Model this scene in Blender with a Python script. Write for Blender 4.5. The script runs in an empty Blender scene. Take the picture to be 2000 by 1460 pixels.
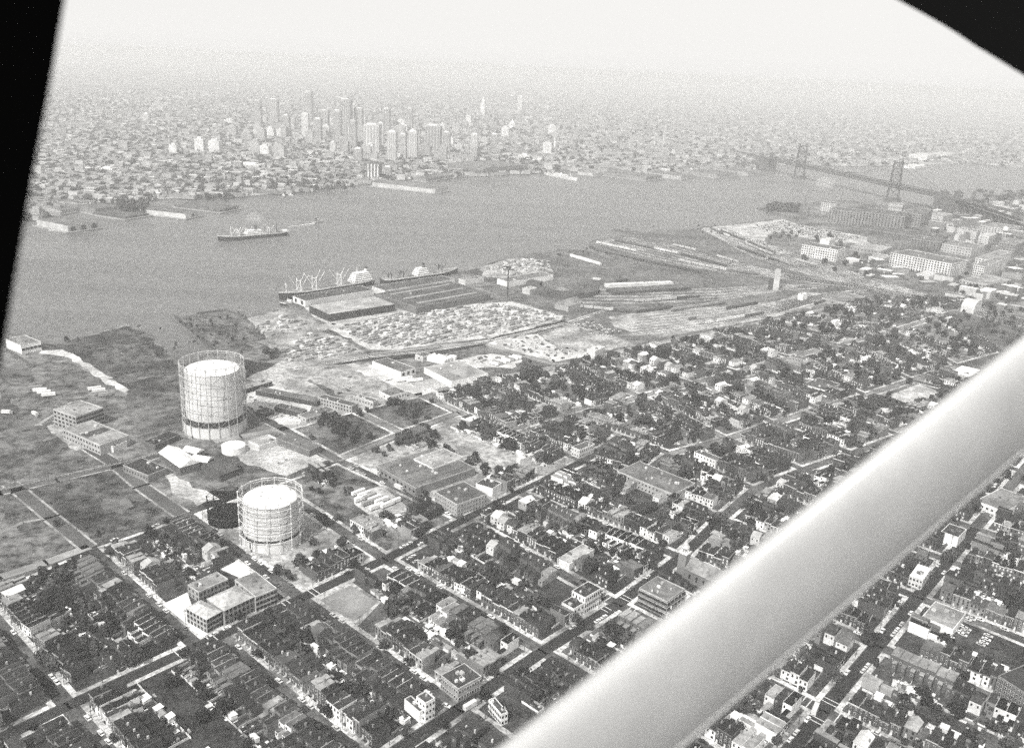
import bpy, math, random
import numpy as np
from mathutils import Vector, Matrix
from mathutils.geometry import tessellate_polygon
random.seed(7)
rnd = random.random
uni = random.uniform
C = bpy.context.scene.collection
SC = bpy.context.scene
PI = math.pi
# ------------------------------------------------------------------ camera
FPX, CAM_H, ROLL = 1750.0, 320.0, math.radians(2.86)
PITCH = math.radians(18.9027)
FW = np.array([0, math.cos(PITCH), -math.sin(PITCH)])
_r0 = np.array([1.0, 0, 0]); _u0 = np.array([0, math.sin(PITCH), math.cos(PITCH)])
RT = _r0 * math.cos(ROLL) + _u0 * math.sin(ROLL)
UP = -_r0 * math.sin(ROLL) + _u0 * math.cos(ROLL)
cam_d = bpy.data.cameras.new('camera'); cam = bpy.data.objects.new('camera', cam_d); C.objects.link(cam)
cam.matrix_world = Matrix(((RT[0], UP[0], -FW[0], 0), (RT[1], UP[1], -FW[1], 0), (RT[2], UP[2], -FW[2], CAM_H), (0, 0, 0, 1)))
cam_d.sensor_width = 36; cam_d.lens = 36 * FPX / 2000
cam_d.clip_start = 0.05; cam_d.clip_end = 200000
cam_d.dof.use_dof = True; cam_d.dof.focus_distance = 900; cam_d.dof.aperture_fstop = 5.0
SC.camera = cam
# ------------------------------------------------------------------ light
SUN_EL, SUN_AZ = math.radians(47), math.radians(28)      # light travels away from the camera and to the right
w = bpy.data.worlds.new('World'); SC.world = w; w.use_nodes = True
nt = w.node_tree; bg = nt.nodes['Background']
sky = nt.nodes.new('ShaderNodeTexSky'); sky.sky_type = 'NISHITA'; sky.sun_disc = False
sky.sun_elevation = SUN_EL; sky.sun_rotation = PI + SUN_AZ; sky.dust_density = 3.0; sky.air_density = 1.2
hs = nt.nodes.new('ShaderNodeHueSaturation'); hs.inputs['Saturation'].default_value = 0.0
mx = nt.nodes.new('ShaderNodeMixRGB'); mx.blend_type = 'MULTIPLY'; mx.inputs[0].default_value = 1; mx.inputs[2].default_value = (1, .988, .955, 1)
nt.links.new(sky.outputs[0], hs.inputs['Color']); nt.links.new(hs.outputs[0], mx.inputs[1]); mz = nt.nodes.new('ShaderNodeMixRGB'); mz.inputs[0].default_value = .55; mz.inputs[2].default_value = (8.5, 8.4, 8.2, 1)   # the milky summer haze high above
tc = nt.nodes.new('ShaderNodeTexCoord'); sx = nt.nodes.new('ShaderNodeSeparateXYZ'); mr = nt.nodes.new('ShaderNodeMapRange')
mr.inputs['From Min'].default_value = 0.02; mr.inputs['From Max'].default_value = .45; mr.inputs['To Min'].default_value = .8; mr.inputs['To Max'].default_value = .0
nt.links.new(tc.outputs['Generated'], sx.inputs[0]); nt.links.new(sx.outputs['Z'], mr.inputs['Value']); nt.links.new(mr.outputs[0], mz.inputs[0])
nt.links.new(mx.outputs[0], mz.inputs[1]); nt.links.new(mz.outputs[0], bg.inputs[0])
bg.inputs[1].default_value = 0.13
sun_d = bpy.data.lights.new('sun', 'SUN'); sun_d.energy = 4.9; sun_d.angle = math.radians(0.6); sun_d.color = (1, .988, .955)
sun = bpy.data.objects.new('sun', sun_d); C.objects.link(sun)
sdir = Vector((math.sin(SUN_AZ) * math.cos(SUN_EL), math.cos(SUN_AZ) * math.cos(SUN_EL), -math.sin(SUN_EL)))
sun.rotation_euler = sdir.to_track_quat('-Z', 'Y').to_euler(); sun.location = (0, 0, 600)
SC.view_settings.view_transform = 'Standard'; SC.view_settings.look = 'None'; SC.view_settings.gamma = 1
SC.view_settings.use_curve_mapping = False; SC.view_settings.exposure = 0.0
SC.render.engine = 'CYCLES'; SC.cycles.use_denoising = False
SC.cycles.use_adaptive_sampling = True; SC.cycles.adaptive_threshold = .3; SC.cycles.adaptive_min_samples = 26
SC.cycles.max_bounces = 5; SC.cycles.diffuse_bounces = 2; SC.cycles.glossy_bounces = 2; SC.cycles.volume_bounces = 2; SC.cycles.transmission_bounces = 2
HAZE = 0.000162

# ------------------------------------------------------------------ helpers
def G(x, y, z=0.0):
    d = FW * FPX + RT * (x - 1000) - UP * (y - 730)
    t = (z - CAM_H) / d[2]
    return (d[0] * t, d[1] * t, z)
def PX(p):
    v = np.array(p, float) - (0, 0, CAM_H); d = v @ FW
    return 1000 + FPX * (v @ RT) / d, 730 - FPX * (v @ UP) / d, d
def hsolve(b, ytop):
    lo, hi = 0, 400
    for _ in range(30):
        m = (lo + hi) / 2
        if PX((b[0], b[1], m))[1] > ytop: lo = m
        else: hi = m
    return lo
MATS = {}
def mat(name, v, var=.25, sc=.15, rough=.9, var2=.0, sc2=.01, spec=.2, stops=None):
    if name in MATS: return MATS[name]
    m = bpy.data.materials.new(name); m.use_nodes = True; n = m.node_tree; b = n.nodes['Principled BSDF']
    b.inputs['Roughness'].default_value = rough; b.inputs['Specular IOR Level'].default_value = spec
    if var <= 0:
        b.inputs['Base Color'].default_value = (v, v, v, 1)
    else:
        g = n.nodes.new('ShaderNodeNewGeometry'); no = n.nodes.new('ShaderNodeTexNoise'); no.inputs['Scale'].default_value = sc; no.inputs['Detail'].default_value = 6; no.inputs['Roughness'].default_value = .7
        n.links.new(g.outputs['Position'], no.inputs['Vector'])
        mr = n.nodes.new('ShaderNodeMapRange'); k_ = .13 if var >= .3 else .2; mr.inputs['From Min'].default_value = .5 - k_; mr.inputs['From Max'].default_value = .5 + k_
        mr.inputs['To Min'].default_value = 1 - var; mr.inputs['To Max'].default_value = 1 + var
        n.links.new(no.outputs['Fac'], mr.inputs['Value'])
        out = mr.outputs[0]
        if var2:
            n2 = n.nodes.new('ShaderNodeTexNoise'); n2.inputs['Scale'].default_value = sc2; n2.inputs['Detail'].default_value = 4
            n.links.new(g.outputs['Position'], n2.inputs['Vector'])
            m2 = n.nodes.new('ShaderNodeMapRange'); m2.inputs['From Min'].default_value = .38; m2.inputs['From Max'].default_value = .62
            m2.inputs['To Min'].default_value = 1 - var2; m2.inputs['To Max'].default_value = 1 + var2
            n.links.new(n2.outputs['Fac'], m2.inputs['Value'])
            mm = n.nodes.new('ShaderNodeMath'); mm.operation = 'MULTIPLY'; n.links.new(out, mm.inputs[0]); n.links.new(m2.outputs[0], mm.inputs[1]); out = mm.outputs[0]
        mv = n.nodes.new('ShaderNodeMath'); mv.operation = 'MULTIPLY'; mv.inputs[1].default_value = v; n.links.new(out, mv.inputs[0])
        n.links.new(mv.outputs[0], b.inputs['Base Color'])
    MATS[name] = m; return m
def gm(v):                                   # a wall / roof grey
    k = round(v, 2); return mat('paint_%02d' % int(k * 100), k, .22, .5, .9, .15, .06)
def brick(v):
    k = round(v, 2); return mat('brick_%02d' % int(k * 100), k, .28, 1.2, .95, .15, .08)
def tar(v):
    k = round(v, 2); return mat('tar_%02d' % int(k * 100), k, .3, .35, .95, .3, .05)
GLASS = mat('dark_glass', .02, 0, rough=.25, spec=.4)
LEAF = [mat('leaf_dark', .02, .5, .8, .9, .3, .1), mat('leaf_mid', .042, .5, .8, .9, .3, .1), mat('leaf_pale', .075, .5, .8, .9, .3, .1)]
BARK = mat('bark', .07, .2, 1)
WHITE = mat('white_paint', .78, .1, .3, .7)
OFFW = mat('off_white_paint', .6, .18, .3, .8)
STEEL = mat('grey_steel', .3, .2, .5, .6)
DARKM = mat('dark_steel', .04, .3, .5, .6)
CONC = mat('concrete', .45, .2, .6, .9, .25, .04)
ASPH = mat('asphalt', .085, .45, .3, .9, .5, .035)

class MB:
    def __init__(s): s.v = []; s.f = []; s.m = []; s.ms = []
    def mi(s, m):
        if m not in s.ms: s.ms.append(m)
        return s.ms.index(m)
    def add(s, vs, fs, m):
        k = len(s.v); i = s.mi(m); s.v.extend(vs)
        for f in fs: s.f.append(tuple(a + k for a in f)); s.m.append(i)
    def box(s, c, sz, m, rz=0, top=None, bot=False):
        x, y, z = sz[0] / 2, sz[1] / 2, sz[2] / 2; ca, sa = math.cos(rz), math.sin(rz)
        vs = []
        for dz in (-z, z):
            for dx, dy in ((-x, -y), (x, -y), (x, y), (-x, y)):
                vs.append((c[0] + dx * ca - dy * sa, c[1] + dx * sa + dy * ca, c[2] + dz))
        s.add(vs, [(0, 1, 5, 4), (1, 2, 6, 5), (2, 3, 7, 6), (3, 0, 4, 7)] + ([(3, 2, 1, 0)] if bot else []), m)
        k = len(s.v) - 8; s.f.append((k + 4, k + 5, k + 6, k + 7)); s.m.append(s.mi(top or m))
    def bar(s, a, b, r, m, n=4):
        a = Vector(a); b = Vector(b); d = (b - a)
        if d.length < 1e-6: return
        d.normalize(); u = d.orthogonal().normalized(); w_ = d.cross(u)
        vs = []
        for p in (a, b):
            for k in range(n):
                t = 2 * PI * (k + .5) / n; vs.append(tuple(p + (u * math.cos(t) + w_ * math.sin(t)) * r))
        s.add(vs, [(k, (k + 1) % n, n + (k + 1) % n, n + k) for k in range(n)] + [tuple(range(n, 2 * n)), tuple(range(n - 1, -1, -1))], m)
    def cyl(s, c, r0, r1, z0, z1, m, n=32, cap=True, capm=None):
        vs = [(c[0] + r * math.cos(2 * PI * k / n), c[1] + r * math.sin(2 * PI * k / n), z) for r, z in ((r0, z0), (r1, z1)) for k in range(n)]
        s.add(vs, [(k, (k + 1) % n, n + (k + 1) % n, n + k) for k in range(n)], m)
        if cap:
            b = len(s.v) - n; s.f.append(tuple(range(b, b + n))); s.m.append(s.mi(capm or m))
    def poly(s, pts, m, z=None):
        vs = [(p[0], p[1], p[2] if z is None else z) for p in pts]
        tr = tessellate_polygon([[Vector((v[0], v[1], 0)) for v in vs]])
        fs = []
        for t in tr:
            a, b, c = (vs[i] for i in t)
            fs.append(t if (b[0] - a[0]) * (c[1] - a[1]) - (b[1] - a[1]) * (c[0] - a[0]) > 0 else t[::-1])
        s.add(vs, fs, m)
    def slab(s, pts, z0, z1, m, side=None):
        s.poly(pts, m, z1); n = len(pts)
        vs = [(p[0], p[1], z) for z in (z0, z1) for p in pts]
        s.add(vs, [(k, (k + 1) % n, n + (k + 1) % n, n + k) for k in range(n)], side or m)
    def ribbon(s, pts, wd, z, m):
        for i in range(len(pts) - 1):
            a = Vector(pts[i][:2]); b = Vector(pts[i + 1][:2]); d = b - a
            if d.length < .01: continue
            d.normalize(); nn = Vector((-d.y, d.x)) * wd / 2; e = d * wd * .1
            a = a - e; b = b + e
            s.add([(a.x - nn.x, a.y - nn.y, z), (b.x - nn.x, b.y - nn.y, z), (b.x + nn.x, b.y + nn.y, z), (a.x + nn.x, a.y + nn.y, z)], [(0, 1, 2, 3)], m)
    def merge(s, o, pos, rz, sx=1, sz=1):
        k = len(s.v); ca, sa = math.cos(rz), math.sin(rz)
        s.v.extend((pos[0] + (x * ca - y * sa) * sx, pos[1] + (x * sa + y * ca) * sx, pos[2] + z * sz) for x, y, z in o.v)
        mm = [s.mi(m) for m in o.ms]
        for f, i in zip(o.f, o.m): s.f.append(tuple(a + k for a in f)); s.m.append(mm[i])
    def mesh(s, name):
        me = bpy.data.meshes.new(name); me.from_pydata(s.v, [], s.f)
        for m in s.ms: me.materials.append(m)
        if len(s.ms) > 1: me.polygons.foreach_set('material_index', s.m)
        return me
    def build(s, name, parent=None, loc=None, rz=0, smooth=False):
        me = s.mesh(name)
        if smooth: me.polygons.foreach_set('use_smooth', [True] * len(me.polygons))
        return link(name, me, parent, loc, rz)
def link(name, me, parent=None, loc=None, rz=0, scale=None):
    o = bpy.data.objects.new(name, me); C.objects.link(o)
    if parent: o.parent = parent
    if loc: o.location = loc
    if rz: o.rotation_euler = (0, 0, rz)
    if scale: o.scale = scale
    return o
def tag(o, label=None, cat=None, group=None, kind=None):
    if label: o['label'] = label
    if cat: o['category'] = cat
    if group: o['group'] = group
    if kind: o['kind'] = kind
    return o
def thing(name, label, cat, loc=(0, 0, 0), rz=0, group=None):
    o = bpy.data.objects.new(name, None); C.objects.link(o); o.location = loc; o.rotation_euler = (0, 0, rz); o.empty_display_size = 1
    return tag(o, label, cat, group)
def struct(o): o['kind'] = 'structure'; return o
V2 = lambda p: Vector((p[0], p[1]))
def g2(x, y, z=0): return V2(G(x, y, z))
ORD = 'first second third fourth fifth sixth seventh eighth ninth tenth eleventh twelfth thirteenth fourteenth fifteenth sixteenth seventeenth eighteenth nineteenth twentieth'.split()
def ordn(i): return ORD[i] if i < 20 else 'twenty ' + ORD[i - 20] if i < 29 else 'thirtieth' if i == 29 else 'thirty ' + ORD[i - 30]
def masked(x, y):                            # hidden behind the aeroplane parts, or out of frame
    if x < 2 or x > 1998 or y < 0 or y > 1458: return True
    if x > 960 and (y > 1460 - (x - 970) * .781 + 8) and (y < 1456 - (x - 1345) * .866 - 8): return True
    if x < 127 - y * .18 - 4: return True
    return False
# ================================================================== the setting
def gp(pts, z=0): return [G(x, y, z) for x, y in pts]
near_px = [(-900, 760), (-300, 700), (0, 655), (20, 650), (57, 650), (62, 664), (110, 674), (128, 668), (160, 656), (200, 646), (245, 632), (262, 639), (285, 642), (300, 656), (352, 706),
  (372, 700), (418, 682), (404, 668), (343, 617), (385, 613), (440, 607), (462, 611), (480, 620), (520, 609), (545, 601), (566, 600), (560, 592), (578, 582), (728, 557), (746, 553), (896, 531), (934, 524),
  (960, 512), (990, 502), (1030, 497), (1060, 489), (1098, 484), (1150, 490), (1176, 497), (1197, 503), (1199, 495), (1176, 487), (1152, 478), (1156, 469), (1200, 462), (1240, 458), (1228, 452), (1194, 448), (1216, 444), (1262, 453),
  (1290, 449), (1340, 449), (1368, 443), (1420, 438), (1480, 432), (1522, 427), (1538, 421), (1508, 414), (1478, 406), (1500, 402), (1545, 398), (1572, 400), (1600, 392), (1660, 390), (1700, 394), (1760, 396), (1800, 398), (1840, 398),
  (1878, 390), (1930, 380), (2010, 373), (2300, 352), (2700, 350)]
near_w = gp(near_px)
near_w += [(5200, 2400, 0), (5200, -1500, 0), (-2500, -1500, 0), (-2500, 300, 0)]
M_LAND = mat('scrub_ground', .13, .65, .10, .95, .5, .012)
m = MB(); m.slab(near_w, -6, 0, M_LAND, mat('bulkhead', .09, .3, .3)); struct(m.build('ground'))
far_px = [(-1600, 600), (-500, 470), (30, 432), (60, 428), (130, 410), (190, 398), (330, 388), (440, 387), (560, 376), (690, 361), (780, 352), (850, 346), (900, 346), (1060, 337), (1200, 334), (1300, 341), (1400, 334), (1480, 331), (1503, 321),
  (1600, 323), (1685, 325), (1807, 322), (1895, 319), (1982, 327), (2200, 330), (2700, 335)]
M_FAR = mat('city_ground', .20, .6, .035, .95, .45, .004)  # far ground kept pale, some distance haze put into its colour
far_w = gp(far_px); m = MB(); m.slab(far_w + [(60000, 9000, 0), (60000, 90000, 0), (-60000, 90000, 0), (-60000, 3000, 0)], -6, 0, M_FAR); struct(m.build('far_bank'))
# river
wm = bpy.data.materials.new('river_water'); wm.use_nodes = True; n_ = wm.node_tree; b_ = n_.nodes['Principled BSDF']
b_.inputs['Base Color'].default_value = (.10, .10, .10, 1); b_.inputs['Roughness'].default_value = .32; b_.inputs['IOR'].default_value = 1.33
g_ = n_.nodes.new('ShaderNodeNewGeometry'); t_ = n_.nodes.new('ShaderNodeTexNoise'); t_.inputs['Scale'].default_value = .11; t_.inputs['Detail'].default_value = 8; t_.inputs['Roughness'].default_value = .75
bp_ = n_.nodes.new('ShaderNodeBump'); bp_.inputs['Strength'].default_value = .6; bp_.inputs['Distance'].default_value = 2.5
n_.links.new(g_.outputs['Position'], t_.inputs['Vector']); n_.links.new(t_.outputs['Fac'], bp_.inputs['Height']); n_.links.new(bp_.outputs[0], b_.inputs['Normal'])
mr_ = n_.nodes.new('ShaderNodeMapRange'); mr_.inputs['From Min'].default_value = .3; mr_.inputs['From Max'].default_value = .7; mr_.inputs['To Min'].default_value = .08; mr_.inputs['To Max'].default_value = .185
cc_ = n_.nodes.new('ShaderNodeCombineColor')
n_.links.new(t_.outputs['Fac'], mr_.inputs['Value'])
for k in range(3): n_.links.new(mr_.outputs[0], cc_.inputs[k])
n_.links.new(cc_.outputs[0], b_.inputs['Base Color'])
m = MB(); m.add([(-15000, -1500, -2.5), (25000, -1500, -2.5), (25000, 14000, -2.5), (-15000, 14000, -2.5)], [(0, 1, 2, 3)], wm); struct(m.build('river'))

ZL = [0.03]
def rough(pts, amp):
    out = []
    for i in range(len(pts)):
        a = Vector(pts[i][:2]); b = Vector(pts[(i + 1) % len(pts)][:2]); L = (b - a).length; n = max(1, min(24, int(L / 9))); nn = Vector((-(b - a).y, (b - a).x)).normalized() if L > .1 else Vector((0, 0))
        for k in range(n): out.append(tuple(a.lerp(b, k / n) + nn * (random.uniform(-amp, amp) if k else 0)) + (0,))
    return out
def zone(name, px, m_, kind='structure', dz=.03, label=None, cat=None):
    ZL[0] += .004
    b = MB(); b.poly(rough(gp(px), 3.2), m_, ZL[0] + dz); o = b.build(name); o['kind'] = kind; return o
M_MEAD = mat('meadow', .06, .85, .10, .95, .5, .02)
M_MEAD2 = mat('rough_grass', .10, .8, .09, .95, .5, .018)
M_SAND = mat('sand', .5, .3, .2, .95, .3, .03)
M_DIRT = mat('packed_dirt', .3, .5, .2, .95, .4, .03)
M_LOT = mat('gravel_lot', .42, .4, .3, .95, .3, .04)
M_PALE = mat('pale_lot', .5, .25, .25, .95, .25, .05)
M_WORN = mat('worn_grass', .10, .7, .15, .95, .5, .03)
M_DSCR = mat('dark_scrub', .03, .5, .2, .95, .5, .03)
M_BALL = mat('ballast', .12, .45, .12, .95, .3, .02)
M_ROAD = mat('road_asphalt', .09, .25, .3, .95, .3, .02)
M_ROADL = mat('pale_road', .28, .25, .3, .95, .25, .03)
zone('meadow', [(118, 676), (160, 660), (245, 636), (285, 648), (346, 712), (352, 768), (252, 764), (165, 710)], M_MEAD)
zone('meadow', [(0, 735), (60, 715), (120, 700), (250, 768), (245, 800), (130, 790), (0, 826)], M_MEAD2)
zone('sand_track', [(76, 690), (82, 684), (122, 682), (142, 690), (176, 710), (206, 732), (252, 762), (244, 766), (226, 760), (196, 738), (160, 716), (126, 696), (100, 692)], M_SAND)
zone('grass_field', [(0, 840), (90, 836), (205, 905), (0, 950)], M_MEAD2)
zone('grass_field', [(0, 976), (28, 968), (150, 1070), (0, 1118)], M_MEAD2)
zone('grass_field', [(64, 962), (208, 922), (330, 990), (196, 1050), (176, 1052)], M_MEAD)
zone('bare_patch', [(196, 985), (204, 972), (222, 974), (235, 966), (252, 975), (262, 988), (248, 992), (240, 1004), (222, 998), (205, 1004)], M_BALL)
zone('meadow', [(350, 620), (470, 616), (520, 655), (560, 690), (520, 705), (430, 690)], M_MEAD2)
for q_ in ([(385, 640), (420, 650), (450, 675), (420, 670)], [(425, 618), (440, 640), (432, 642)], [(470, 640), (500, 660), (520, 690), (480, 672)], [(180, 690), (230, 680), (250, 700), (200, 705)], [(210, 740), (300, 720), (330, 730), (250, 748)], [(50, 870), (120, 850), (150, 870), (80, 890)], [(20, 1010), (70, 1000), (90, 1030), (40, 1040)], [(20, 780), (110, 760), (120, 790), (40, 800)]): zone('worn_grass', q_, M_WORN)
zone('sand_flat', [(482, 622), (566, 602), (600, 622), (640, 640), (600, 668), (520, 662), (500, 640)], M_DIRT)
zone('gravel_lot', [(500, 668), (600, 644), (664, 656), (712, 690), (640, 706), (545, 714), (560, 690)], M_DIRT)
zone('container_yard', [(622, 634), (672, 622), (790, 602), (1000, 588), (1104, 612), (1098, 622), (1000, 652), (830, 676), (764, 684), (720, 682), (660, 650)], M_LOT)
zone('gravel_lot', [(936, 522), (1000, 505), (1080, 508), (1086, 530), (1000, 545), (945, 540)], M_DIRT)
zone('dark_scrub', [(470, 700), (560, 716), (720, 690), (830, 682), (960, 660), (1104, 624), (1110, 632), (940, 676), (870, 690), (780, 702), (640, 712), (560, 728), (480, 738)], M_DSCR)
zone('railway_ground', [(935, 560), (1100, 540), (1040, 508), (1150, 492), (1200, 506), (1160, 470), (1260, 452), (1370, 446), (1540, 520), (1700, 560), (1850, 590), (2000, 624), (2000, 650), (1850, 600), (1690, 580), (1500, 628), (1290, 668), (1180, 660), (1110, 620), (1000, 588)], M_BALL)
zone('gravel_lot', [(1190, 618), (1330, 600), (1500, 596), (1570, 570), (1660, 580), (1500, 622), (1290, 660), (1200, 640)], M_DIRT)
zone('car_park', [(1372, 446), (1440, 438), (1530, 428), (1560, 438), (1690, 462), (1700, 476), (1640, 474), (1580, 466), (1510, 452), (1490, 470), (1540, 492), (1520, 498), (1440, 470)], M_LOT)
zone('car_park', [(1856, 440), (1900, 446), (1990, 462), (1930, 466), (1870, 452)], M_LOT)
zone('pale_lot', [(945, 668), (1050, 652), (1110, 680), (1178, 690), (1080, 708), (958, 672)], M_PALE)
zone('pale_lot', [(870, 706), (960, 690), (1020, 702), (1000, 720), (900, 716)], M_PALE)
zone('gravel_lot', [(640, 722), (720, 708), (816, 774), (700, 792), (600, 738)], M_DIRT)
zone('pale_lot', [(692, 724), (728, 712), (800, 745), (840, 768), (822, 772), (750, 745)], M_PALE)
zone('pale_lot', [(800, 742), (860, 738), (882, 752), (860, 764), (825, 772)], M_LOT)
zone('gravel_lot', [(560, 700), (640, 716), (600, 745), (640, 770), (700, 800), (640, 810), (560, 770), (500, 745), (480, 740), (520, 722)], M_DIRT)
zone('gravel_lot', [(1110, 632), (1180, 650), (1240, 672), (1190, 684), (1100, 690), (1060, 655)], M_DIRT)
zone('pale_lot', [(478, 760), (535, 745), (610, 790), (585, 828), (545, 828), (480, 792)], M_PALE)
zone('meadow', [(0, 910), (60, 900), (100, 830), (0, 830)], M_MEAD2)
zone('oily_ground', [(396, 960), (470, 955), (480, 1050), (452, 1048), (400, 1015)], mat('oily_ground', .008, .4, .3))
zone('gravel_lot', [(468, 870), (560, 850), (640, 898), (600, 912), (560, 930), (470, 900)], M_LOT)
zone('gravel_lot', [(300, 912), (350, 935), (430, 975), (385, 988), (352, 972)], M_LOT)
zone('brick_yard', [(92, 832), (128, 820), (190, 868), (150, 880)], M_DIRT)
# roads outside the housing grid
def road(pts, wd, m_=M_ROAD, name='road', z=.14):
    b = MB(); b.ribbon([G(*p) for p in pts], wd, z + ZL[0] * .2, m_)
    if m_ is M_ROAD: b.ribbon([G(*p) for p in pts], wd + 3.4, z + ZL[0] * .2 - .02, M_DIRT)
    return struct(b.build(name))
road([(-60, 975), (0, 961), (110, 936), (230, 908), (252, 904), (320, 886)], 9)
road([(92, 826), (147, 858), (224, 905), (276, 949), (353, 1003)], 10)
road([(-50, 860), (0, 848), (60, 838), (125, 832)], 5, M_ROADL)
road([(20, 945), (38, 958), (100, 1010), (172, 1068)], 9)
road([(-60, 1150), (0, 1127), (90, 1098), (172, 1068)], 8, M_ROADL)
road([(0, 1040), (45, 1020), (100, 1010)], 3, M_ROADL)
road([(140, 785), (120, 800), (60, 838)], 3.5, M_ROADL)
road([(470, 772), (520, 820), (553, 837), (660, 898)], 9)
road([(420, 862), (470, 852), (553, 837), (690, 800), (820, 770), (945, 742), (1092, 714), (1248, 677), (1405, 645), (1545, 618), (1700, 582)], 8, M_ROADL)
road([(560, 716), (720, 692), (860, 676), (960, 664), (1112, 630)], 7, M_ROADL)
road([(685, 711), (760, 742), (820, 770)], 10, M_PALE)
road([(951, 672), (1020, 694), (1092, 714)], 9, M_ROADL)
road([(1120, 645), (1190, 664), (1248, 677), (1300, 700)], 7, M_ROADL)
road([(770, 596), (700, 580), (735, 564), (800, 590), (1000, 680)], 7, M_ROADL)
road([(600, 600), (620, 620), (652, 634), (662, 628)], 8, M_LOT)
# railway tracks: rails lie in long pale and dark lines
RAIL = mat('rail', .42, .2, .5, .5); PALEB = mat('pale_ballast', .42, .5, .08, .95, .4, .02); TIES = mat('rail_ties', .06, .3, .5)
def track(pts, name='railway_track', pw=7.5):
    b = MB(); w_ = [G(*p) for p in pts]; b.ribbon(w_, pw, .26, PALEB if pw > 5 else M_BALL); b.ribbon(w_, 3.2, .32, TIES)
    for s_ in (-.9, .9):
        q = []
        for i, p in enumerate(w_):
            a = V2(w_[max(i - 1, 0)]); c = V2(w_[min(i + 1, len(w_) - 1)]); d = (c - a).normalized(); q.append((p[0] - d.y * s_, p[1] + d.x * s_))
        b.ribbon(q, .5, .42, RAIL)
    o = b.build(name); return struct(o)
for k in range(9):
    f = k / 8
    track([(1372 + 42 * f, 448 - 3 * f), (1420 + 48 * f, 474 - 6 * f), (1470 + 60 * f, 500 - 10 * f), (1550 + 70 * f, 528 - 10 * f), (1650 + 60 * f, 552 - 6 * f), (1800 + 30 * f, 590 - 8 * f), (2010, 640 - 14 * f)])
for k in range(8):
    f = k / 7
    track([(1160 + 60 * f, 474 - 10 * f), (1260 + 60 * f, 500 - 22 * f), (1400 + 30 * f, 530 - 18 * f), (1560, 548 - 8 * f), (1700, 566 - 6 * f), (1860, 596 - 4 * f), (2010, 628)])
for k in range(7):
    f = k / 6
    track([(1230 + 20 * f, 655 - 36 * f), (1400, 634 - 30 * f), (1520, 610 - 20 * f), (1620, 582 - 10 * f), (1700, 566)])
for k in range(5):
    f = k / 4
    track([(1110 + 30 * f, 590 - 24 * f), (1250, 592 - 26 * f), (1400, 586 - 22 * f), (1530, 566 - 10 * f), (1620, 560)])
track([(-40, 967), (0, 957), (110, 932), (240, 903), (330, 880)], pw=4)
track([(560, 722), (720, 697), (830, 686), (960, 666), (1110, 630), (1200, 600)])

# ------------------------------------------------------------------ the street grid
AD = Vector((math.cos(math.radians(-42)), math.sin(math.radians(-42)))); BD = Vector((math.cos(math.radians(50.3)), math.sin(math.radians(50.3))))
N = {}
for k, p in dict(A0B1=(133, 1378), A1B1=(385, 1262), A2B1=(588, 1168), A3B1=(752, 1092), A4B1=(908, 1014), AcB1=(1010, 960), A5B1=(1140, 900), A1B2=(172, 1068), A2B2=(362, 1003), A4B2=(660, 898), AbB2=(785, 846), A5B2=(896, 806),
    A4B3=(553, 837), AbB3=(690, 800), A5B3=(820, 770), A6B3=(945, 742), A7B3=(1092, 714), A8B3=(1190, 690), A9B3=(1275, 671), A10B3=(1360, 653), A11B3=(1445, 637), A12B3=(1530, 620), A13B3=(1620, 600), A14B3=(1700, 583),
    X1B1=(425, 1243), A2M=(895, 1385), A3M=(1060, 1272), A4M=(1206, 1180), AcM=(1330, 1088), A5M=(1410, 1012), A5P=(1000, 851), A6P=(1110, 816), A7P=(1252, 774), A8P=(1352, 749), A9P=(1440, 726), A10P=(1545, 697), A11P=(1640, 673), A12P=(1745, 646), A13P=(1845, 614), A14P=(1930, 590),
    A6B1=(1214, 850), A6C=(1310, 886), A5C=(1238, 938), A7C=(1420, 857), A8C=(1512, 826), A9C=(1600, 798), A10C=(1690, 772), A11C=(1782, 742), A12C=(1870, 714), A13C=(1960, 690), A6D=(1475, 955), A7D=(1570, 917), A8D=(1665, 885), A9D=(1760, 850), A10D=(1850, 818), A11D=(1945, 785), A12D=(2040, 752),
    D1=(1611, 1383), D2=(1800, 1157), D3=(1872, 1094), D4=(1962, 1022), D5=(2050, 950)).items(): N[k] = g2(*p)
N['A0B2'] = N['A0B1'] - AD * 138; N['AmB1'] = N['A0B1'] - BD * 70; N['AmB2'] = N['AmB1'] - AD * 138
N['X1M'] = N['X1B1'] + AD * 142; N['A0M'] = N['A0B1'] + AD * 142; N['AmM'] = N['AmB1'] + AD * 142
def hit(p, q, r): # p + t*AD meets the line q-r
    d = r - q; t = ((q.x - p.x) * d.y - (q.y - p.y) * d.x) / (AD.x * d.y - AD.y * d.x); return p + AD * t
for k in ('A2', 'A3', 'A4', 'Ac', 'A5', 'A6', 'A7', 'A8', 'A9', 'A10', 'A11', 'X1'):
    N[k + 'Q'] = hit(N[k + ('D' if k in ('A6', 'A7', 'A8', 'A9', 'A10', 'A11') else 'M')], N['D1'], N['D2'])
for k in ('A2', 'A3', 'A4', 'Ac', 'A5', 'A6', 'A7', 'A8', 'A9', 'A10', 'A11', 'X1'): N[k + 'R'] = N[k + 'Q'] + AD * 138; N[k + 'S'] = N[k + 'Q'] + AD * 276
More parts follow.
